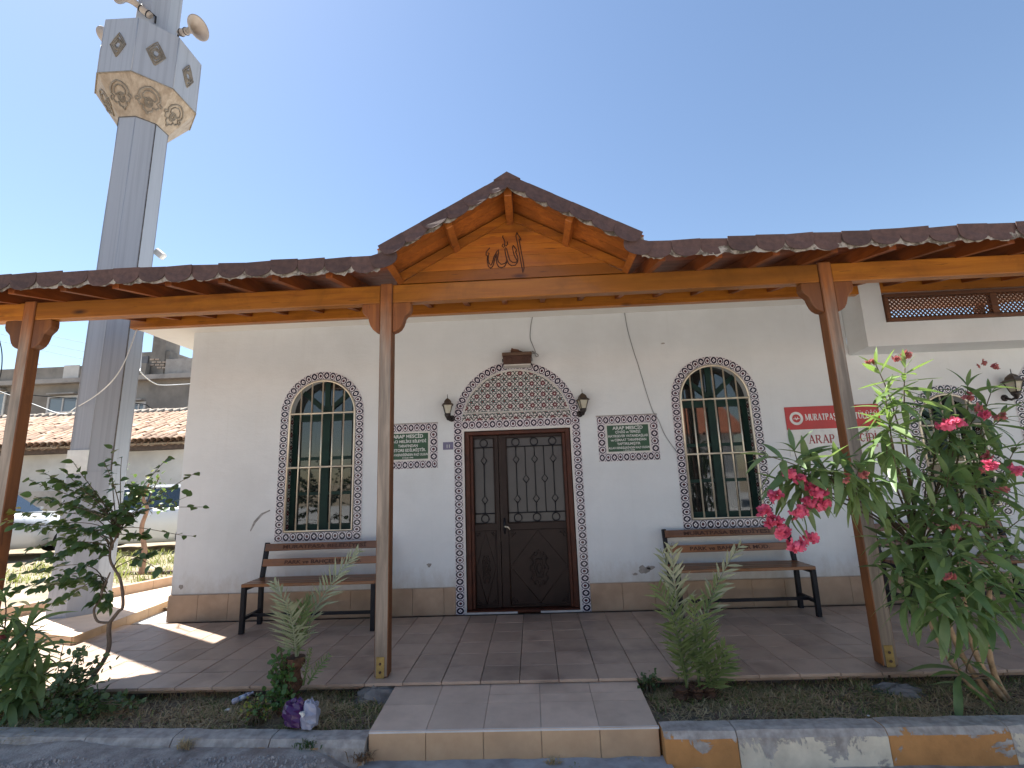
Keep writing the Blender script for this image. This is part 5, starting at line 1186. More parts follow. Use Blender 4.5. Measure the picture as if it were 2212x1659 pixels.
fol.done(); flower_cluster(oll, at(2, 1378, 'y', -1.97), 5, .03, 1, 'faded_flowers')

# ---- small tree on the left
f8 = lambda x, y, d: at(x / 3.017 * .6777, (1450 + y / 3.017) * .6777, 'y', d)
tb = at(218, 1492, 'z', -.07); tb = Vector((tb.x, -1.78, -.08)); TY = -1.78
tre = thing('young_tree', tb, 'young tree with a twisted thin trunk and scattered rounded leaves before the minaret', 'tree')
trunk = [tb, at(228, 1420, 'y', TY), at(235, 1360, 'y', TY), at(237, 1345, 'y', TY)]
lo = [trunk[-1], at(255, 1322, 'y', TY), f8(1180, 1460, TY), f8(1175, 1300, TY), f8(1150, 1180, TY), f8(1100, 1095, TY), f8(1060, 1010, TY), f8(1065, 900, TY), f8(1120, 790, TY)]
ll = [trunk[-1], f8(940, 1600, TY), f8(905, 1490, TY), f8(955, 1400, TY), f8(1000, 1270, TY), f8(1060, 1130, TY)]
def spl(P, k=6):
    out = []
    for i in range(len(P) - 1):
        p0, p1, p2, p3 = P[max(i-1, 0)], P[i], P[i+1], P[min(i+2, len(P)-1)]
        for j in range(k):
            t = j / k; out.append(0.5 * ((2*p1) + (p2-p0)*t + (2*p0-5*p1+4*p2-p3)*t*t + (3*p1-p0-3*p2+p3)*t**3))
    return out + [P[-1]]
MB().tube(spl(trunk), .014, 8).build('trunk', M_tbark, tre)
s = spl(lo); MB().tube(s, [.0125 - .006 * i / len(s) for i in range(len(s))], 7).build('limb', M_tbark, tre)
s = spl(ll); MB().tube(s, [.009 - .004 * i / len(s) for i in range(len(s))], 7).build('limb', M_tbark, tre)
TL = [lm('tree_leaf', .064, .046, ovate, b, .22, M_tleaf) for b in (.1, .35, .6)]; TL.append(lm('tree_leaf', .055, .038, ovate, .3, .2, M_yleaf))
fol = Foliage(tre, TL)
tips = [(700, 60), (640, 170), (1080, -60), (1170, 30), (1000, 60), (1620, 20), (1880, 170), (1800, 400), (1950, 500), (1850, 780), (1690, 310), (1480, 930), (1580, 1130), (1000, 1480), (900, 1420), (480, 1430), (420, 1260), (290, 1290), (60, 1330), (40, 640), (120, 540), (280, 240), (420, 170), (640, 470), (520, 430), (330, 400), (860, 560), (1000, 470), (1400, 330), (1270, 270), (1330, 560), (1230, 600), (300, 900), (400, 700), (560, 650), (700, 900), (900, 900), (1050, 700), (150, 700), (1380, 780), (650, 1120), (850, 1150), (950, 1250), (220, 1050), (90, 1150), (520, 1000), (760, 700), (540, 250), (760, 280), (620, 800), (1130, 560)]
hubs = [lo[6], lo[7], lo[8], ll[4], lo[5]]
for k, (x, y) in enumerate(tips):
    tip = f8(x, y, TY + random.uniform(-.22, .22)); far = x > 1500 or y < 100
    h = min(hubs, key=lambda q: (q - tip).length) + rv(.01); L = (tip - h).length
    b = bez(h, h + Vector((0, 0, .3 * L)) + rv(.04), tip.lerp(h, .35) + rv(.05) + Vector((0, 0, .06 * L)), tip, 14); MB().tube(b, [.0045 - .0002 * i for i in range(15)], 4).build('branch', M_twig, tre)
    n = random.randint(6, 9) if far else random.randint(17, 24)
    for j in range(n):
        f = 1 - (j / n) * (.55 if far else .5) + random.uniform(-.02, .02); f = max(.2, min(1, f)); i = min(13, int(f * 14)); p = b[i].lerp(b[i+1], f * 14 - i); d = (b[i+1] - b[i]).normalized()
        sd_ = d.cross(Vector((0, 0, 1)) + rv(.6)).normalized() * (1 if j % 2 else -1)
        ld = d * .45 + sd_ * .8 + rv(.35); ld.z -= .25
        if random.random() < (.25 if not far else .1): p = p + rv(.035)
        fol.put(frame(p, ld, Vector((0, -.5, 1)) + rv(.5), random.uniform(-.6, .6), random.uniform(.65, 1.2)), 3 if (x < 130 and 500 < y < 660 and j < 4) else random.randrange(3))
fol.done()

# ---- low bushes
def bush(base, label, spots, mesh, n, mt_stem=M_twig, cap=120, nm='low_bush', sz=1.0, group=None):
    b = thing(nm, base, label, 'shrub', group); fo = Foliage(b, mesh, cap=cap)
    for u, v, y in spots:
        tip = at(u, v, 'y', y); s = bez(Vector(base) + Vector((random.uniform(-.05, .05), random.uniform(-.03, .03), 0)), Vector(base) + Vector((0, 0, .08)), tip.lerp(Vector(base), .3) + Vector((0, 0, .06)), tip, 9)
        MB().tube(s, [.004 - .0002 * i for i in range(10)], 4).build('stem', mt_stem, b)
        for j in range(n):
            f = 1 - .7 * j / n; i = min(8, int(f * 9)); p = s[i].lerp(s[i+1], f * 9 - i) + rv(.03); ld = rv(1) + Vector((0, -.2, .15)); fo.put(frame(p, ld, Vector((0, -.6, 1)) + rv(.4), random.uniform(-.6, .6), sz * random.uniform(.6, 1.2)))
    fo.done(); return b
BL = [lm('bush_leaf', .046, .03, ovate, b, .2, M_bleaf) for b in (.1, .4)]
rnd = random.Random(5)
sp = []
for i in range(58):
    u = rnd.gauss(190, 42); v = 1555 - abs(rnd.gauss(0, 1)) * 62 - (40 if i % 5 == 0 else 0) + abs(u - 190) * .2; sp.append((u, max(1392, v), -1.95 + rnd.uniform(-.12, .14)))
bush((tb.x + .0, -1.92, -.09), 'low dark green bush spreading round the foot of the young tree', sp, BL, 20, cap=200)
WL = [lm('weed_leaf', .038, .028, ovate, b, .2, M_weed) for b in (.1, .5)]
sp = []
for i in range(55): v = rnd.uniform(1395, 1550); w = 15 + (v - 1395) * .24; sp.append((603 + rnd.uniform(-w, w), v, -1.93 + rnd.uniform(-.08, .06)))
wb = at(606, 1560, 'z', -.08); bush((wb.x, -1.93, -.09), 'bright green leafy weed growing against the small palm trunk', sp, WL, 11, cap=140, nm='weed')
YL = [lm('weed_leaf', .022, .015, ovate, b, .2, m_) for b in (.1, .5) for m_ in (M_yleaf, M_weed)]
sp = [(rnd.uniform(520, 585), rnd.uniform(1510, 1560), -2.02 + rnd.uniform(-.06, .06)) for i in range(18)]
wb = at(550, 1565, 'z', -.08); bush((wb.x, -2.03, -.09), 'low yellowing weed in front of the plastic bottle', sp, YL, 9, cap=80, nm='weed')
sp = [(rnd.uniform(1385, 1425), rnd.uniform(1455, 1490), -1.75 + rnd.uniform(-.06, .06)) for i in range(14)]
wb = at(1405, 1500, 'z', -.07); bush((wb.x, -1.76, -.08), 'small blue green weed at the corner of the entrance step', sp, BL, 8, cap=60, nm='weed', sz=.6)

# ---- small palms
def frond(base, d0, length, curve, n, lw, ll_, mt, par, side=Vector((0, 0, 1)), vee=.9, start=.12, tw=0.0):
    """one palm leaf: rachis bending by `curve` (vector per unit), stiff paired leaflets"""
    P = []; d = Vector(d0).normalized(); p = Vector(base); N = 18; st = length / N
    for i in range(N + 1): P.append(p.copy()); d = (d + Vector(curve) * (st * 1.0)).normalized(); p = p + d * st
    mb = MB(); mb.tube(P, [.007 * (1 - .85 * i / N) + .001 for i in range(N + 1)], 5)
    for k in range(n):
        f = start + (1 - start) * k / n; i = min(N - 1, int(f * N)); c = P[i].lerp(P[i+1], f * N - i); d = (P[i+1] - P[i]).normalized()
        s = d.cross(side); s = s.normalized() if s.length > .01 else Vector((1, 0, 0)); u = s.cross(d)
        prof = math.sin(math.pi * min(.97, .12 + f * .82)) ** .6
        for sg in (-1, 1):
            ld = (d * (.55 + .5 * f) + s * sg * vee + u * random.uniform(.1, .55) + rv(.28)).normalized(); L = ll_ * prof * random.uniform(.8, 1.1); w = lw * random.uniform(.8, 1.15)
            x = ld.cross(u).normalized() * w / 2; tip = c + ld * L + Vector((0, 0, -.05 * L)); mid = c + ld * L * .5
            mb.add([c - x * .4, c + x * .4, mid + x + u * .002, mid - x + u * .002, tip], [(0, 1, 2, 3), (3, 2, 4)])
    return mb.build('frond', mt, par)
def fibre_trunk(b, r, h, par, lean=(0, 0, 0)):
    mb = MB(); b = Vector(b); n = 11; vs = []; rows = 9
    for j in range(rows):
        for i in range(n):
            a = 2*math.pi*i/n + .2*j; k = r * (1 + .22 * math.sin(j * 1.9) + random.uniform(-.16, .16)) * (1 - .15 * j / rows); vs.append(b + Vector((k*math.cos(a), k*math.sin(a), h * j / (rows-1))) + Vector(lean) * (j / rows))
    mb.add(vs, [(j*n+i, j*n+(i+1) % n, (j+1)*n+(i+1) % n, (j+1)*n+i) for j in range(rows-1) for i in range(n)] + [tuple((rows-1)*n+i for i in range(n))]); o = mb.build('trunk', M_pbark, par)
    mb = MB()
    for i in range(70):
        a = random.uniform(0, 6.28); z = random.uniform(.1, 1) * h; p = b + Vector((r*math.cos(a), r*math.sin(a), z)) + Vector(lean) * (z / h); d = Vector((math.cos(a), math.sin(a), random.uniform(-.2, 1.2))).normalized(); L = random.uniform(.03, .07); w = Vector((-d.y, d.x, 0)).normalized() * random.uniform(.003, .008)
        mb.add([p - w, p + w, p + d * L + rv(.008)], [(0, 1, 2)])
    tag(mb.build('leaf_base_fibres', M_pbark, par), kind='stuff'); return o
pb = at(634, 1525, 'z', -.08); pb = Vector((pb.x, -1.90, -.09)); pl = thing('young_palm', pb, 'young palm with a fibrous brown trunk and two long upright fronds left of the step', 'palm')
top = at(640, 1425, 'y', -1.9); fibre_trunk(pb, .065, top.z - pb.z + .02, pl, (top.x - pb.x, 0, 0)); V = Vector; FR = lambda u, v, y: at(u, v, 'y', y)
def to(base, u, v, y, sag, n, lw, ll_, mt, par, **k):
    tip = at(u, v, 'y', y); d = tip - base; L = d.length; bend = Vector(sag); frond(base, d.normalized() - bend * .5 * L, L * 1.03, bend, n, lw, ll_, mt, par, **k)
Y = Vector((0, -1, .25))
to(top, 772, 1188, -1.75, (.75, 0, -.2), 26, .013, .17, M_palm, pl, side=Y, vee=.55); to(top, 592, 1258, -1.85, (-.9, 0, .1), 24, .012, .13, M_palm, pl, side=Y, vee=.6)
to(top, 622, 1300, -2.05, (-.2, -.6, -.5), 22, .014, .20, M_palm, pl, side=Y, vee=.8); to(top, 655, 1305, -1.95, (.3, -.3, 0), 20, .013, .19, M_palmd, pl, side=Y, vee=.6); to(top, 668, 1290, -1.85, (.5, .2, 0), 18, .009, .12, M_palmd, pl, side=Y, vee=.5)
to(at(665, 1478, 'y', -1.93), 712, 1415, -1.9, (1.5, 0, -.3), 10, .009, .06, M_palmd, pl, side=Y, vee=.8); to(at(655, 1480, 'y', -1.93), 672, 1400, -1.95, (.3, -.3, 0), 10, .008, .06, M_palmd, pl, side=Y, vee=.6)
# clump on the right
pb = at(1500, 1505, 'z', -.08); pb = Vector((pb.x, -1.86, -.09)); pr = thing('palm_clump', pb, 'clump of spiky young palm fronds in the bed right of the step', 'palm')
for dx in (-.10, .0, .08): fibre_trunk(pb + Vector((dx, random.uniform(-.04, .04), -.01)), .045, .10, pr)
B1, B2, B3 = pb + Vector((-.06, 0, .08)), pb + Vector((.02, 0, .09)), pb + Vector((.09, 0, .06))
for b, u, v, y, sg, n, ln, mt in ((B1, 1432, 1190, -1.85, (-.5, 0, 0), 30, .13, M_palm), (B1, 1450, 1180, -1.95, (.0, -.3, 0), 30, .14, M_palm), (B2, 1600, 1172, -1.7, (.7, 0, -.1), 26, .11, M_palm), (B2, 1470, 1230, -2.05, (-.1, -.4, -.2), 28, .15, M_palmd), (B1, 1425, 1260, -1.95, (-.6, -.3, -.5), 26, .14, M_palm), (B2, 1500, 1290, -2.05, (.0, -.6, -.2), 24, .13, M_palmd), (B2, 1550, 1250, -1.75, (.8, .1, 0), 24, .11, M_palmd),
    (B3, 1565, 1395, -1.95, (.9, -.4, -.2), 20, .12, M_palmd), (B3, 1530, 1350, -2.0, (.3, -.5, 0), 22, .12, M_palmd), (B3, 1545, 1375, -1.85, (.8, 0, 0), 20, .11, M_palmd), (B1, 1425, 1400, -1.95, (-.7, -.3, -.2), 18, .10, M_palmd), (B1, 1450, 1330, -2.05, (-.3, -.6, 0), 24, .13, M_palmd), (B3, 1575, 1425, -1.9, (1, -.2, -.4), 16, .10, M_palmd), (B2, 1480, 1370, -2.1, (-.1, -.8, -.3), 22, .12, M_palmd), (B3, 1515, 1390, -2.08, (.2, -.9, -.3), 18, .11, M_palmd)):
    if (u, v) in ((1470, 1230), (1545, 1375), (1480, 1370), (1425, 1400)): continue
    to(b, u, v, y, sg, int(n * .68), .018, ln * 1.4, mt if v < 1200 else M_palmd, pr, side=Y, vee=.7)

# ---- grass, straw and leaf litter in the beds
def blades(x0, x1, y0, y1, n, h, w, mt, nm, zf, seed, dens=None, flat=.0):
    rnd = random.Random(seed); mb = MB()
    for i in range(n):
        x, y = rnd.uniform(x0, x1), rnd.uniform(y0, y1)
        if dens and rnd.random() > dens(x, y): continue
        z = zf(x, y) - .004; a = rnd.uniform(0, 6.28); L = h * rnd.uniform(.4, 1.3); lean = rnd.uniform(.2, 1.3) + flat * rnd.uniform(1, 4); d = Vector((math.cos(a) * lean, math.sin(a) * lean, 1)).normalized()
        s = Vector((-math.sin(a), math.cos(a), 0)) * w * rnd.uniform(.5, 1.3) / 2; p = Vector((x, y, z)); m_ = p + d * L * .55; t = p + d * L + Vector((d.x * L * .4, d.y * L * .4, -L * .22))
        mb.add([p - s, p + s, m_ + s * .8, m_ - s * .8, t], [(0, 1, 2, 3), (3, 2, 4)])
    return tag(mb.build(nm, mt), kind='stuff')
cl = lambda o, lo=.1: (lambda x, y: max(lo, min(1, .5 + 1.5 * sn(x, y, 2.6, o))))
o = blades(-4.2, -.9, -2.18, -1.63, 20000, .08, .006, M_dry, 'dry_grass', bedz, 1, cl(1, .2), .3); tag(o, 'dry straw coloured grass in the bed left of the step', 'grass')
o = blades(-4.2, -.9, -2.18, -1.63, 9000, .055, .006, M_grass, 'green_grass', bedz, 2, lambda x, y: max(.08, min(1, .3 + 1.2 * sn(x, y, 2.2, 9) + (.8 if x > -1.55 else 0)))); tag(o, 'short green grass in the bed left of the step', 'grass')
o = blades(.86, 4.5, -2.2, -1.63, 20000, .08, .006, M_dry, 'dry_grass', bedz, 3, cl(4, .25), .35); tag(o, 'dry straw coloured grass in the bed right of the step', 'grass')
o = blades(.86, 4.5, -2.2, -1.63, 13000, .055, .007, M_grass, 'green_grass', bedz, 4, lambda x, y: max(.06, min(1, .25 + 1.5 * sn(x, y, 2.0, 14)))); tag(o, 'short green grass in the bed right of the step', 'grass')
for x0, x1, sd_, lb in ((-4.3, -.9, 5, 'fallen dry leaves in the bed left of the step'), (.86, 4.5, 6, 'fallen dry leaves in the bed right of the step')):
    rnd = random.Random(sd_); mb = MB()
    for i in range(700):
        x, y = rnd.uniform(x0, x1), rnd.uniform(-2.2, -1.62); p = Vector((x, y, bedz(x, y) + rnd.uniform(.004, .02))); M = frame(p, Vector((rnd.uniform(-1, 1), rnd.uniform(-1, 1), rnd.uniform(-.3, .3))), Vector((0, 0, 1)) + rv(.5), 0, rnd.uniform(.15, .38)); src = OL[rnd.randrange(4)][0]; mb.add([M @ v for v in src.v], src.f)
    tag(mb.build('leaf_litter', M_litter), lb, 'leaves', kind='stuff')
def tuft(u, v, z, n, h, mt, label, seed, spread=.06):
    c = at(u, v, 'z', z); rnd = random.Random(seed); mb = MB()
    for i in range(n):
        a = rnd.uniform(0, 6.28); d = Vector((math.cos(a) * rnd.uniform(.1, 1), math.sin(a) * rnd.uniform(.1, 1), 1)).normalized(); L = h * rnd.uniform(.4, 1.2); p = c + Vector((rnd.gauss(0, spread * .35), rnd.gauss(0, spread * .2), -.01)); s = Vector((-math.sin(a), math.cos(a), 0)) * rnd.uniform(.0015, .004); m_ = p + d * L * .6; t = m_ + (d + Vector((d.x, d.y, -.7))) * L * .4
        mb.add([p - s, p + s, m_ + s, m_ - s, t], [(0, 1, 2, 3), (3, 2, 4)])
    tag(mb.build('weed_tuft', mt), label, 'weed')
tuft(400, 1612, -.09, 60, .07, M_dry, 'dry pale grass tuft on the bare kerb left of the step', 1); tuft(860, 1640, -.19, 14, .05, M_dry, 'pale dry shoots at the foot of the step front left corner', 2, .03); tuft(1193, 1650, -.19, 70, .05, M_dry, 'dry tuft growing under the middle of the step front', 3, .05); tuft(1375, 1645, -.2, 60, .05, M_dry, 'dry tuft at the joint of step and orange kerb', 4, .05)
tuft(785, 1640, -.15, 90, .07, plain('brown_dead_leaf', (.17, .09, .045), (.28, .19, .10), 30, .9), 'brown dead weeds at the left corner of the step', 5, .09); tuft(1245, 1655, -.19, 30, .03, M_grass, 'tiny green weed on the concrete before the step', 6, .04)
tuft(665, 1608, -.09, 120, .05, M_bleaf, 'grey green weed clump growing out of the kerb below the plastic bag', 7, .09); tuft(475, 1470, -.03, 8, .10, M_grass, 'single thin weed at the platform edge left of the palm', 8, .02); tuft(805, 1490, -.05, 40, .07, M_grass, 'green weed beside the concrete lump at the step', 9, .06); tuft(1905, 1500, -.08, 60, .06, M_bleaf, 'bluish weed between the porch post and the oleander stems', 10, .1)

rnd = random.Random(31); mb = MB()
for i in range(2600):
    x = rnd.uniform(-3.6, -.9) if i % 4 else rnd.uniform(-.9, 3.0); y = -2.38 - abs(rnd.gauss(0, .22)); r = rnd.uniform(.003, .012) * (1.3 if rnd.random() < .1 else 1); z = roadz(x, y) + r * .3
    a = rnd.uniform(0, 6.28); P = [Vector((x + r * math.cos(a + k * 1.57) * rnd.uniform(.6, 1.2), y + r * math.sin(a + k * 1.57) * rnd.uniform(.6, 1.2), z - r * .5)) for k in range(4)]; T_ = [Vector((q.x * .5 + x * .5, q.y * .5 + y * .5, z + r * rnd.uniform(.3, .8))) for q in P]
    mb.add(P + T_, [(0, 1, 5, 4), (1, 2, 6, 5), (2, 3, 7, 6), (3, 0, 4, 7), (4, 5, 6, 7)])
o = mb.build('gravel', plain('gravel_stone', (.48, .45, .42), (.26, .23, .21), 40, .95)); tag(o, 'loose gravel on the road edge below the kerb', 'gravel', kind='stuff')
# ================================================================== background on the left
M_nwall = plain('old_white_wall', (.66, .64, .60), (.56, .54, .50), 1.2, .9, bs=.3, c3=(.45, .43, .40), s3=.5)
M_clay = plain('clay_tile', (.40, .26, .17), (.24, .14, .09), 6, .9, rand=.4, bs=.3, c3=(.52, .42, .31), s3=3)
M_oldw = plain('old_dark_timber', (.11, .075, .055), (.06, .04, .03), 12, .9)
M_grey = plain('weathered_grey_render', (.30, .27, .235), (.21, .19, .165), .9, .95, bs=.4, c3=(.13, .12, .11), s3=.7)
M_grey2 = plain('pale_render', (.40, .37, .34), (.32, .295, .27), 1.5, .95, bs=.3, c3=(.2, .19, .18), s3=1.2)
NY = 9.3
ez = at(100, 968, 'y', NY - .45).z; nh = thing('neighbour_house', (-12, NY, 0), 'low white walled house with an old curved clay tile roof behind the minaret', 'house')
MB().box((-24, NY, -.1), (-5.2, NY + 5, ez)).build('wall', M_nwall, nh)
MB().box((-24, NY - .42, ez - .16), (-5.0, NY, ez - .02)).build('eave_boards', M_oldw, nh); MB().box((-24.1, NY - .5, ez - .02), (-4.95, NY - .40, ez + .03)).build('fascia', plain('pale_timber', (.34, .26, .17), (.22, .16, .1), 8, .9), nh)  # fascia has a paler timber colour than the eave boards
rf = thing('roof', (-12, NY, ez), None, None); rf.parent = nh; rf.location = WLOC[rf.name] - WLOC[nh.name]
rz = lambda y: ez + .04 + (y - NY + .5) * .42; YR = NY + 2.9
MB().prism([(NY - .48, rz(NY - .48) - .06), (YR, rz(YR) - .06), (NY + 6, ez)], -24, -5.0, 'x').build('roof_deck', M_oldw, rf)
tl, tw = .36, .235
def clay(nm, conv):
    mb = MB(); mb.smooth = True; n = 7; vs = []
    for y, k in ((0, 1.0), (tl * 1.12, .86)):
        for i in range(n + 1):
            a = math.pi * i / n; r = tw * .5 * k; vs.append((-r * math.cos(a), y, (r * .95 * math.sin(a)) * (1 if conv else -1) + (.05 if conv else .03)))
    fs = [(i, i+1, n+2+i, n+1+i) for i in range(n)]; mb.add(vs, fs); mb.add([(v[0], v[1], v[2] - .014) for v in vs], [f[::-1] for f in fs]); mb.add([vs[i] for i in range(n+1)] + [(vs[i][0], vs[i][1], vs[i][2] - .014) for i in range(n+1)], [(i, n+1+i, n+2+i, i+1) for i in range(n)])
    return mb.mesh(nm, M_clay)
CT, CP = clay('roof_tile', True), clay('roof_tile', False); ang = math.atan(.42); cands = []
for ci in range(-78, 1):
    for rj in range(9):
        for kind in (0, 1):
            x = -5.1 + ci * .2 + (.1 if kind else 0); y = NY - .52 + rj * tl * math.cos(ang); z = rz(y)
            M = Matrix.Translation((x + random.uniform(-.015, .015), y + random.uniform(-.03, .03), z + random.uniform(-.012, .012))) @ Matrix.Rotation(R(random.uniform(-5, 5)), 4, 'Z') @ Matrix.Rotation(ang + R(random.uniform(0, 4)), 4, 'X')
            d = M.translation - CAM; u = PW/2 + FPX * d.dot(RT) / d.dot(FW); cands.append((u, M, kind))
vis = [c for c in cands if (-12 < c[0] < 170 or 278 < c[0] < 415)]; rest = [c for c in cands if c not in vis]
vis.sort(key=lambda c: c[1].translation.y)
for u, M, k in vis[:300]: inst('roof_tile', (CT, CP)[k], rf, M)
mb = MB(); mb.smooth = True
for u, M, k in vis[300:] + rest:
    me = (CT, CP)[k]; mb.add([M @ v.co for v in me.vertices], [tuple(p.vertices) for p in me.polygons])
tag(mb.build('roof_tiles', M_clay, rf), kind='stuff')
mb = MB()
for i in range(60): x = -5.1 - i * .3; mb.tube([(x, YR, rz(YR) + .06 + random.uniform(-.02, .02)), (x - .31, YR + random.uniform(-.03, .03), rz(YR) + .04)], [.13, .11], 8)
tag(mb.build('ridge_tiles', plain('pale_ridge', (.46, .40, .33), (.34, .28, .22), 6, .9), rf), kind='stuff')

GY = 16.5; gh = thing('grey_house', (-14, GY, 0), 'old grey rendered flat roofed house with stained parapet behind the tiled roof', 'house')
zt = at(60, 800, 'y', GY).z; x2 = at(296, 800, 'y', GY).x
MB().box((-40, GY, -.1), (x2 + 9, GY + 8, at(100, 832, 'y', GY).z)).build('wall', M_grey, gh); zc = at(100, 832, 'y', GY).z
MB().box((-40, GY - .35, zc), (x2 + 9, GY + 8, zc + .22)).build('cornice', M_grey2, gh); zp = at(100, 795, 'y', GY).z
MB().box((-40, GY - .1, zc + .22), (x2 + .5, GY + .15, zp)).build('parapet', M_grey, gh)
MB().box((at(143, 800, 'y', GY).x, GY - .13, zc + .22), (at(176, 800, 'y', GY).x, GY - .101, zp + .05)).build('parapet_patch', M_nwall, gh)
def bwin(u0, v0, u1, v1, nm='window'):
    a, b = at(u0, v1, 'y', GY), at(u1, v0, 'y', GY); w = thing('window', (a.x, GY, a.z), None, None); w.parent = gh; w.location = WLOC[w.name] - WLOC[gh.name]
    MB().box((a.x, GY - .02, a.z), (b.x, GY - .004, b.z)).build('pane', glass('far_glass', (.16, .18, .2), .1, 1.0), w)
    mb = MB(); t = .09
    mb.box((a.x - t, GY - .06, a.z - t), (a.x, GY - .002, b.z + t)); mb.box((b.x, GY - .06, a.z - t), (b.x + t, GY - .002, b.z + t)); mb.box((a.x, GY - .06, b.z), (b.x, GY - .002, b.z + t)); mb.box((a.x, GY - .06, a.z - t), (b.x, GY - .002, a.z)); mb.build('frame', M_nwall, w)
    m_ = (a.x + b.x) / 2; MB().box((m_ - .03, GY - .05, a.z), (m_ + .03, GY - .021, b.z)).build('mullion', M_nwall, w)
    MB().box((a.x + .1, GY - .0035, a.z), (m_ - .1, GY - .003, b.z)); 
    MB().prism([(a.x, b.z + t + .05), (b.x, b.z + t + .05), (b.x, b.z + t + .12), (a.x, b.z + t + .12)], GY - .25, GY).build('lintel', M_grey2, w)
bwin(105, 858, 168, 890); bwin(-30, 850, 12, 905); bwin(288, 872, 312, 898)
ut = thing('upper_block', (x2 + 3, GY + .3, zc + .22), 'stained grey upper storey with a chimney and exposed brick patch beyond the minaret', 'building')
a, b = at(300, 822, 'y', GY + .3), at(366, 768, 'y', GY + .3); MB().box((a.x, GY + .3, zc + .22), (b.x, GY + 5, at(330, 760, 'y', GY + .3).z)).build('wall', M_grey, ut)
MB().box((b.x + .01, GY + .1, zc + .22), (b.x + 8, GY + 5, at(380, 775, 'y', GY + .1).z)).build('wall', M_grey2, ut)
c0, c1 = at(328, 760, 'y', GY + .25), at(361, 722, 'y', GY + .25); MB().box((c0.x, GY + .25, zc + .22), (c1.x, GY + 1.2, c1.z)).build('chimney', M_grey, ut)
c0, c1 = at(304, 806, 'y', GY + .28), at(322, 770, 'y', GY + .28); MB().box((c0.x, GY + .22, c0.z), (c1.x, GY + .29, c1.z)).build('dark_vent', plain('vent_grey', (.14, .14, .15), rough=.6), ut)
mb_ = M_clay
for r_ in range(4):
    for k in range(3):
        p = at(325 + k * 11 + (r_ % 2) * 4, 778 + r_ * 6, 'y', GY + .24)
        if (r_, k) in ((0, 2), (3, 0)): continue
        MB().box((p.x, GY + .20, p.z), (p.x + .20, GY + .249, p.z + .065)).build('brick', plain('pale_brick', (.48, .40, .33), (.35, .26, .2), 9, .9), ut)
ds = thing('satellite_dish', at(62, 795, 'y', GY + .4), 'white satellite dish seen edge on at the grey parapet', 'dish'); c = at(62, 782, 'y', GY + .4)
MB().lathe([(.02, -.12), (.3, -.06), (.5, 0), (.49, .01), (.28, -.045), (.02, -.1)], Matrix.Translation(c) @ Matrix.Rotation(R(12), 4, 'Y'), 20).build('reflector', M_wtrim, ds); MB().tube([c + Vector((0, 0, -.1)), Vector((c.x, c.y, zc + .22))], .03, 6).build('mast', M_grey, ds)
cable([at(-40, 842, 'y', GY - .5), at(40, 851, 'y', GY - .5), at(170, 862, 'y', GY - .5), at(250, 868, 'y', GY - .5), at(310, 873, 'y', GY - .5), at(330, 883, 'y', GY - .5), at(400, 908, 'y', GY - .5), at(440, 912, 'y', GY - .5)], .022, M_bcable, 'black cable strung along the wall of the grey house')

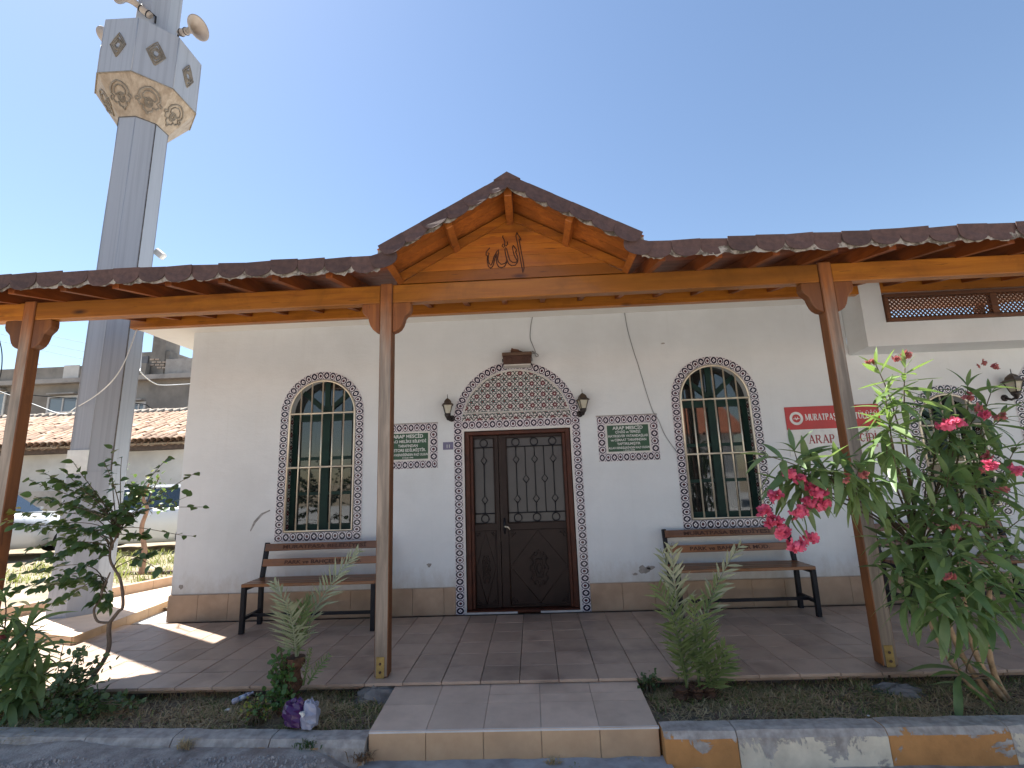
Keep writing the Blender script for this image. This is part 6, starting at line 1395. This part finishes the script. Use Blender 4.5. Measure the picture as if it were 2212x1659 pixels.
# parked cars
def make_car(loc, rz_, paint, label):
    c = thing('parked_car', loc, label, 'car', 'cars parked in the yard'); M = Matrix.Translation(Vector(loc)) @ Matrix.Rotation(rz_, 4, 'Z')
    Mp = plain('car_paint', paint, tuple(q * .95 for q in paint), 2, .25); Mp.node_tree.nodes['Principled BSDF'].inputs['Coat Weight'].default_value = .6
    Mg = glass('car_glass', (.02, .03, .04), .03, 1.0); Mt = plain('tyre', (.015, .015, .015), rough=.85); Mr = plain('rim', (.35, .35, .36), rough=.35, metal=.8)
    T = lambda vs: [M @ Vector(v) for v in vs]
    # body: stations along the length, half width per height
    prof = [(-2.0, .30, .62), (-1.92, .22, .80), (-1.3, .20, .92), (-.6, .19, .95), (.6, .19, .96), (1.5, .20, .95), (1.95, .25, .88), (2.0, .34, .62)]
    mb = MB(); mb.smooth = True; rows = []
    for x, zl, zh in prof:
        hw = .82 if abs(x) < 1.8 else .70; rows.append([(x, -hw * .9, zl), (x, -hw, zl + .12), (x, -hw, zh - .15), (x, -hw * .92, zh), (x, hw * .92, zh), (x, hw, zh - .15), (x, hw, zl + .12), (x, hw * .9, zl)])
    vs = [q for r_ in rows for q in r_]; P = 8; mb.add(T(vs), [(i*P+j, (i+1)*P+j, (i+1)*P+(j+1) % P, i*P+(j+1) % P) for i in range(len(prof)-1) for j in range(P)] + [tuple(range(P)), tuple(range((len(prof)-1)*P, len(prof)*P))[::-1]]); mb.build('body', Mp, c)
    cab = [(-.95, .93, .72), (-.35, 1.40, .58), (.2, 1.46, .57), (1.2, 1.44, .57), (1.75, 1.30, .56), (1.93, .93, .72)]
    mb = MB(); mb.smooth = True; vs = []
    for x, z, hw in cab: vs += [(x, -hw, z), (x, hw, z)]
    top = [(0, 1, 3, 2), (2, 3, 5, 4), (4, 5, 7, 6), (6, 7, 9, 8), (8, 9, 11, 10)]; mb.add(T(vs), [top[1], top[2], top[3]]); mb.add(T([(x, hw * s, z + .0) for x, z, hw in cab[1:5] for s in (-1, 1)] + [(x, hw * s * 1.06, z - .06) for x, z, hw in cab[1:5] for s in (-1, 1)]), [(0, 2, 10, 8), (2, 4, 12, 10), (4, 6, 14, 12), (1, 3, 11, 9), (3, 5, 13, 11), (5, 7, 15, 13)]); mb.build('roof', Mp, c)
    mb = MB(); mb.add(T(vs), [top[0]]); mb.build('windscreen', Mg, c); mb = MB(); mb.add(T(vs), [top[4]]); mb.build('rear_window', Mg, c)
    for s in (-1, 1):
        for xa, xb, za, zb in ((-.85, .18, 0, 0), (.26, 1.05, 0, 0), (1.12, 1.75, 0, 0)):
            zt_ = lambda x: (.93 + (x + .95) / .6 * .45) if x < -.35 else (1.39 if x < 1.2 else 1.38 - (x - 1.2) * .35)
            y = lambda z: s * (.775 - (z - .93) / .5 * .155); pts = [(xa, .955), (xb, .955), (xb, max(.98, zt_(xb) - .03)), ((xa + xb) / 2, max(.98, zt_((xa + xb) / 2) - .02)), (xa, max(.97, zt_(xa) - .03))]
            MB().add(T([(x, y(z), z) for x, z in pts]), [tuple(range(5))]).build('side_window', Mg, c)
        MB().tube(T([(-.95 + .6, s * .6, 1.40), (.2, s * .6, 1.445)]), .01, 4).build('trim', M_iron, c)
        for x in (-1.25, 1.3):
            W_ = M @ Matrix.Translation((x, s * .74, .31)) @ Matrix.Rotation(R(90), 4, 'X')
            MB().lathe([(.2, -.1), (.29, -.1), (.31, -.06), (.31, .06), (.29, .1), (.2, .1)], W_, 20).build('tyre', Mt, c); MB().lathe([(.05, -.09), (.2, -.085), (.2, .085), (.05, .09)], W_, 12).build('rim', Mr, c)
        MB().box((.02, -.012, -.012), (.14, .012, .012), M @ Matrix.Translation((.3, s * .83, .78))).build('door_handle', Mp, c)
        MB().box((-.07, -.05, -.06), (.07, .05, .06), M @ Matrix.Translation((-.72, s * .86, .98))).build('wing_mirror', Mp, c); MB().box((-.04, -.12, -.06), (.02, .12, .06), M @ Matrix.Translation((-1.93, s * .55, .66))).build('headlight', M_lglass, c)
    return c
make_car((at(352, 1190, 'y', 6.2).x - .3, 6.2, .05), R(6), (.72, .73, .74), 'white parked hatchback between the minaret and the building corner')
make_car((at(40, 1190, 'y', 5.6).x - 1.05, 5.4, .05), R(186), (.48, .50, .52), 'silver parked hatchback left of the minaret behind the young tree')
gw = MB().box((-15, 8.2, -.1), (at(178, 1000, 'y', 8.2).x, 8.35, at(60, 1062, 'y', 8.2).z)).build('yard_wall', M_grey2); tag(gw, 'low rough grey yard wall behind the silver car', 'wall')
# sunlit weeds and a thin pink-barked sapling in the yard
sap = thing('sapling', at(305, 1240, 'z', .1), 'thin pale sapling trunk in the sunny yard beside the white car', 'tree'); p = WLOC[sap.name]
MB().tube(spl([p, at(312, 1190, 'y', p.y), at(306, 1140, 'y', p.y), at(318, 1100, 'y', p.y), at(310, 1075, 'y', p.y), at(322, 1045, 'y', p.y)]), [.045 - .001 * i for i in range(31)], 7).build('trunk', plain('pink_bark', (.34, .21, .15), (.24, .15, .1), 12, .9), sap)
fol = Foliage(sap, TL, cap=60)
for i in range(110): t = at(random.gauss(315, 28), random.gauss(1062, 22), 'y', p.y + random.uniform(-.3, .3)); fol.put(frame(t, rv(1), Vector((0, -.5, 1)) + rv(.5), 0, random.uniform(.8, 1.5)))
fol.done()
for k in range(6): t = at(random.gauss(315, 28), random.gauss(1062, 20), 'y', p.y); MB().tube(bez(at(318, 1100, 'y', p.y), at(315, 1085, 'y', p.y), t, t, 6), .008, 4).build('branch', M_twig, sap)
o = blades(-9.5, -4.6, 2.0, 5.2, 5200, .22, .014, leafmat('yard_weed', (.15, .19, .04), (.34, .30, .10), .35), 'yard_weeds', lambda x, y: .02, 9, cl(7, .12)); tag(o, 'sunlit yellow green weeds in the yard', 'weeds')
rail = MB().box((at(255, 1240, 'y', 2.9).x, 2.85, at(255, 1240, 'y', 2.9).z - .03), (at(400, 1225, 'y', 2.9).x, 2.95, at(255, 1240, 'y', 2.9).z + .03)).build('timber_edging', M_oldw); tag(rail, 'low dark timber edging rail in the sunny weeds', 'edging')

# ================================================================== house across the street, seen in the window panes
hs = thing('opposite_house', (1, -17, -.2), 'cream house with a red tiled roof across the street, reflected in the panes', 'house')
MB().box((-7, -22, -.3), (9, -16, 3.0)).build('wall', plain('cream_wall', (.66, .65, .63), (.58, .57, .55), 1, .9), hs)
MB().prism([(-15.5, 2.95), (-19, 4.9), (-22.5, 2.95)], -7.5, 9.5, 'x').build('roof', plain('red_roof', (.36, .12, .06), (.25, .08, .04), 3, .9), hs)
for x in (-4, 1, 6): MB().box((x, -15.99, .9), (x + 1.2, -15.96, 2.1)).build('window', M_glass, hs)
MB().box((-1.6, -15.99, -.2), (-.6, -15.95, 1.9)).build('door', M_doorf, hs)
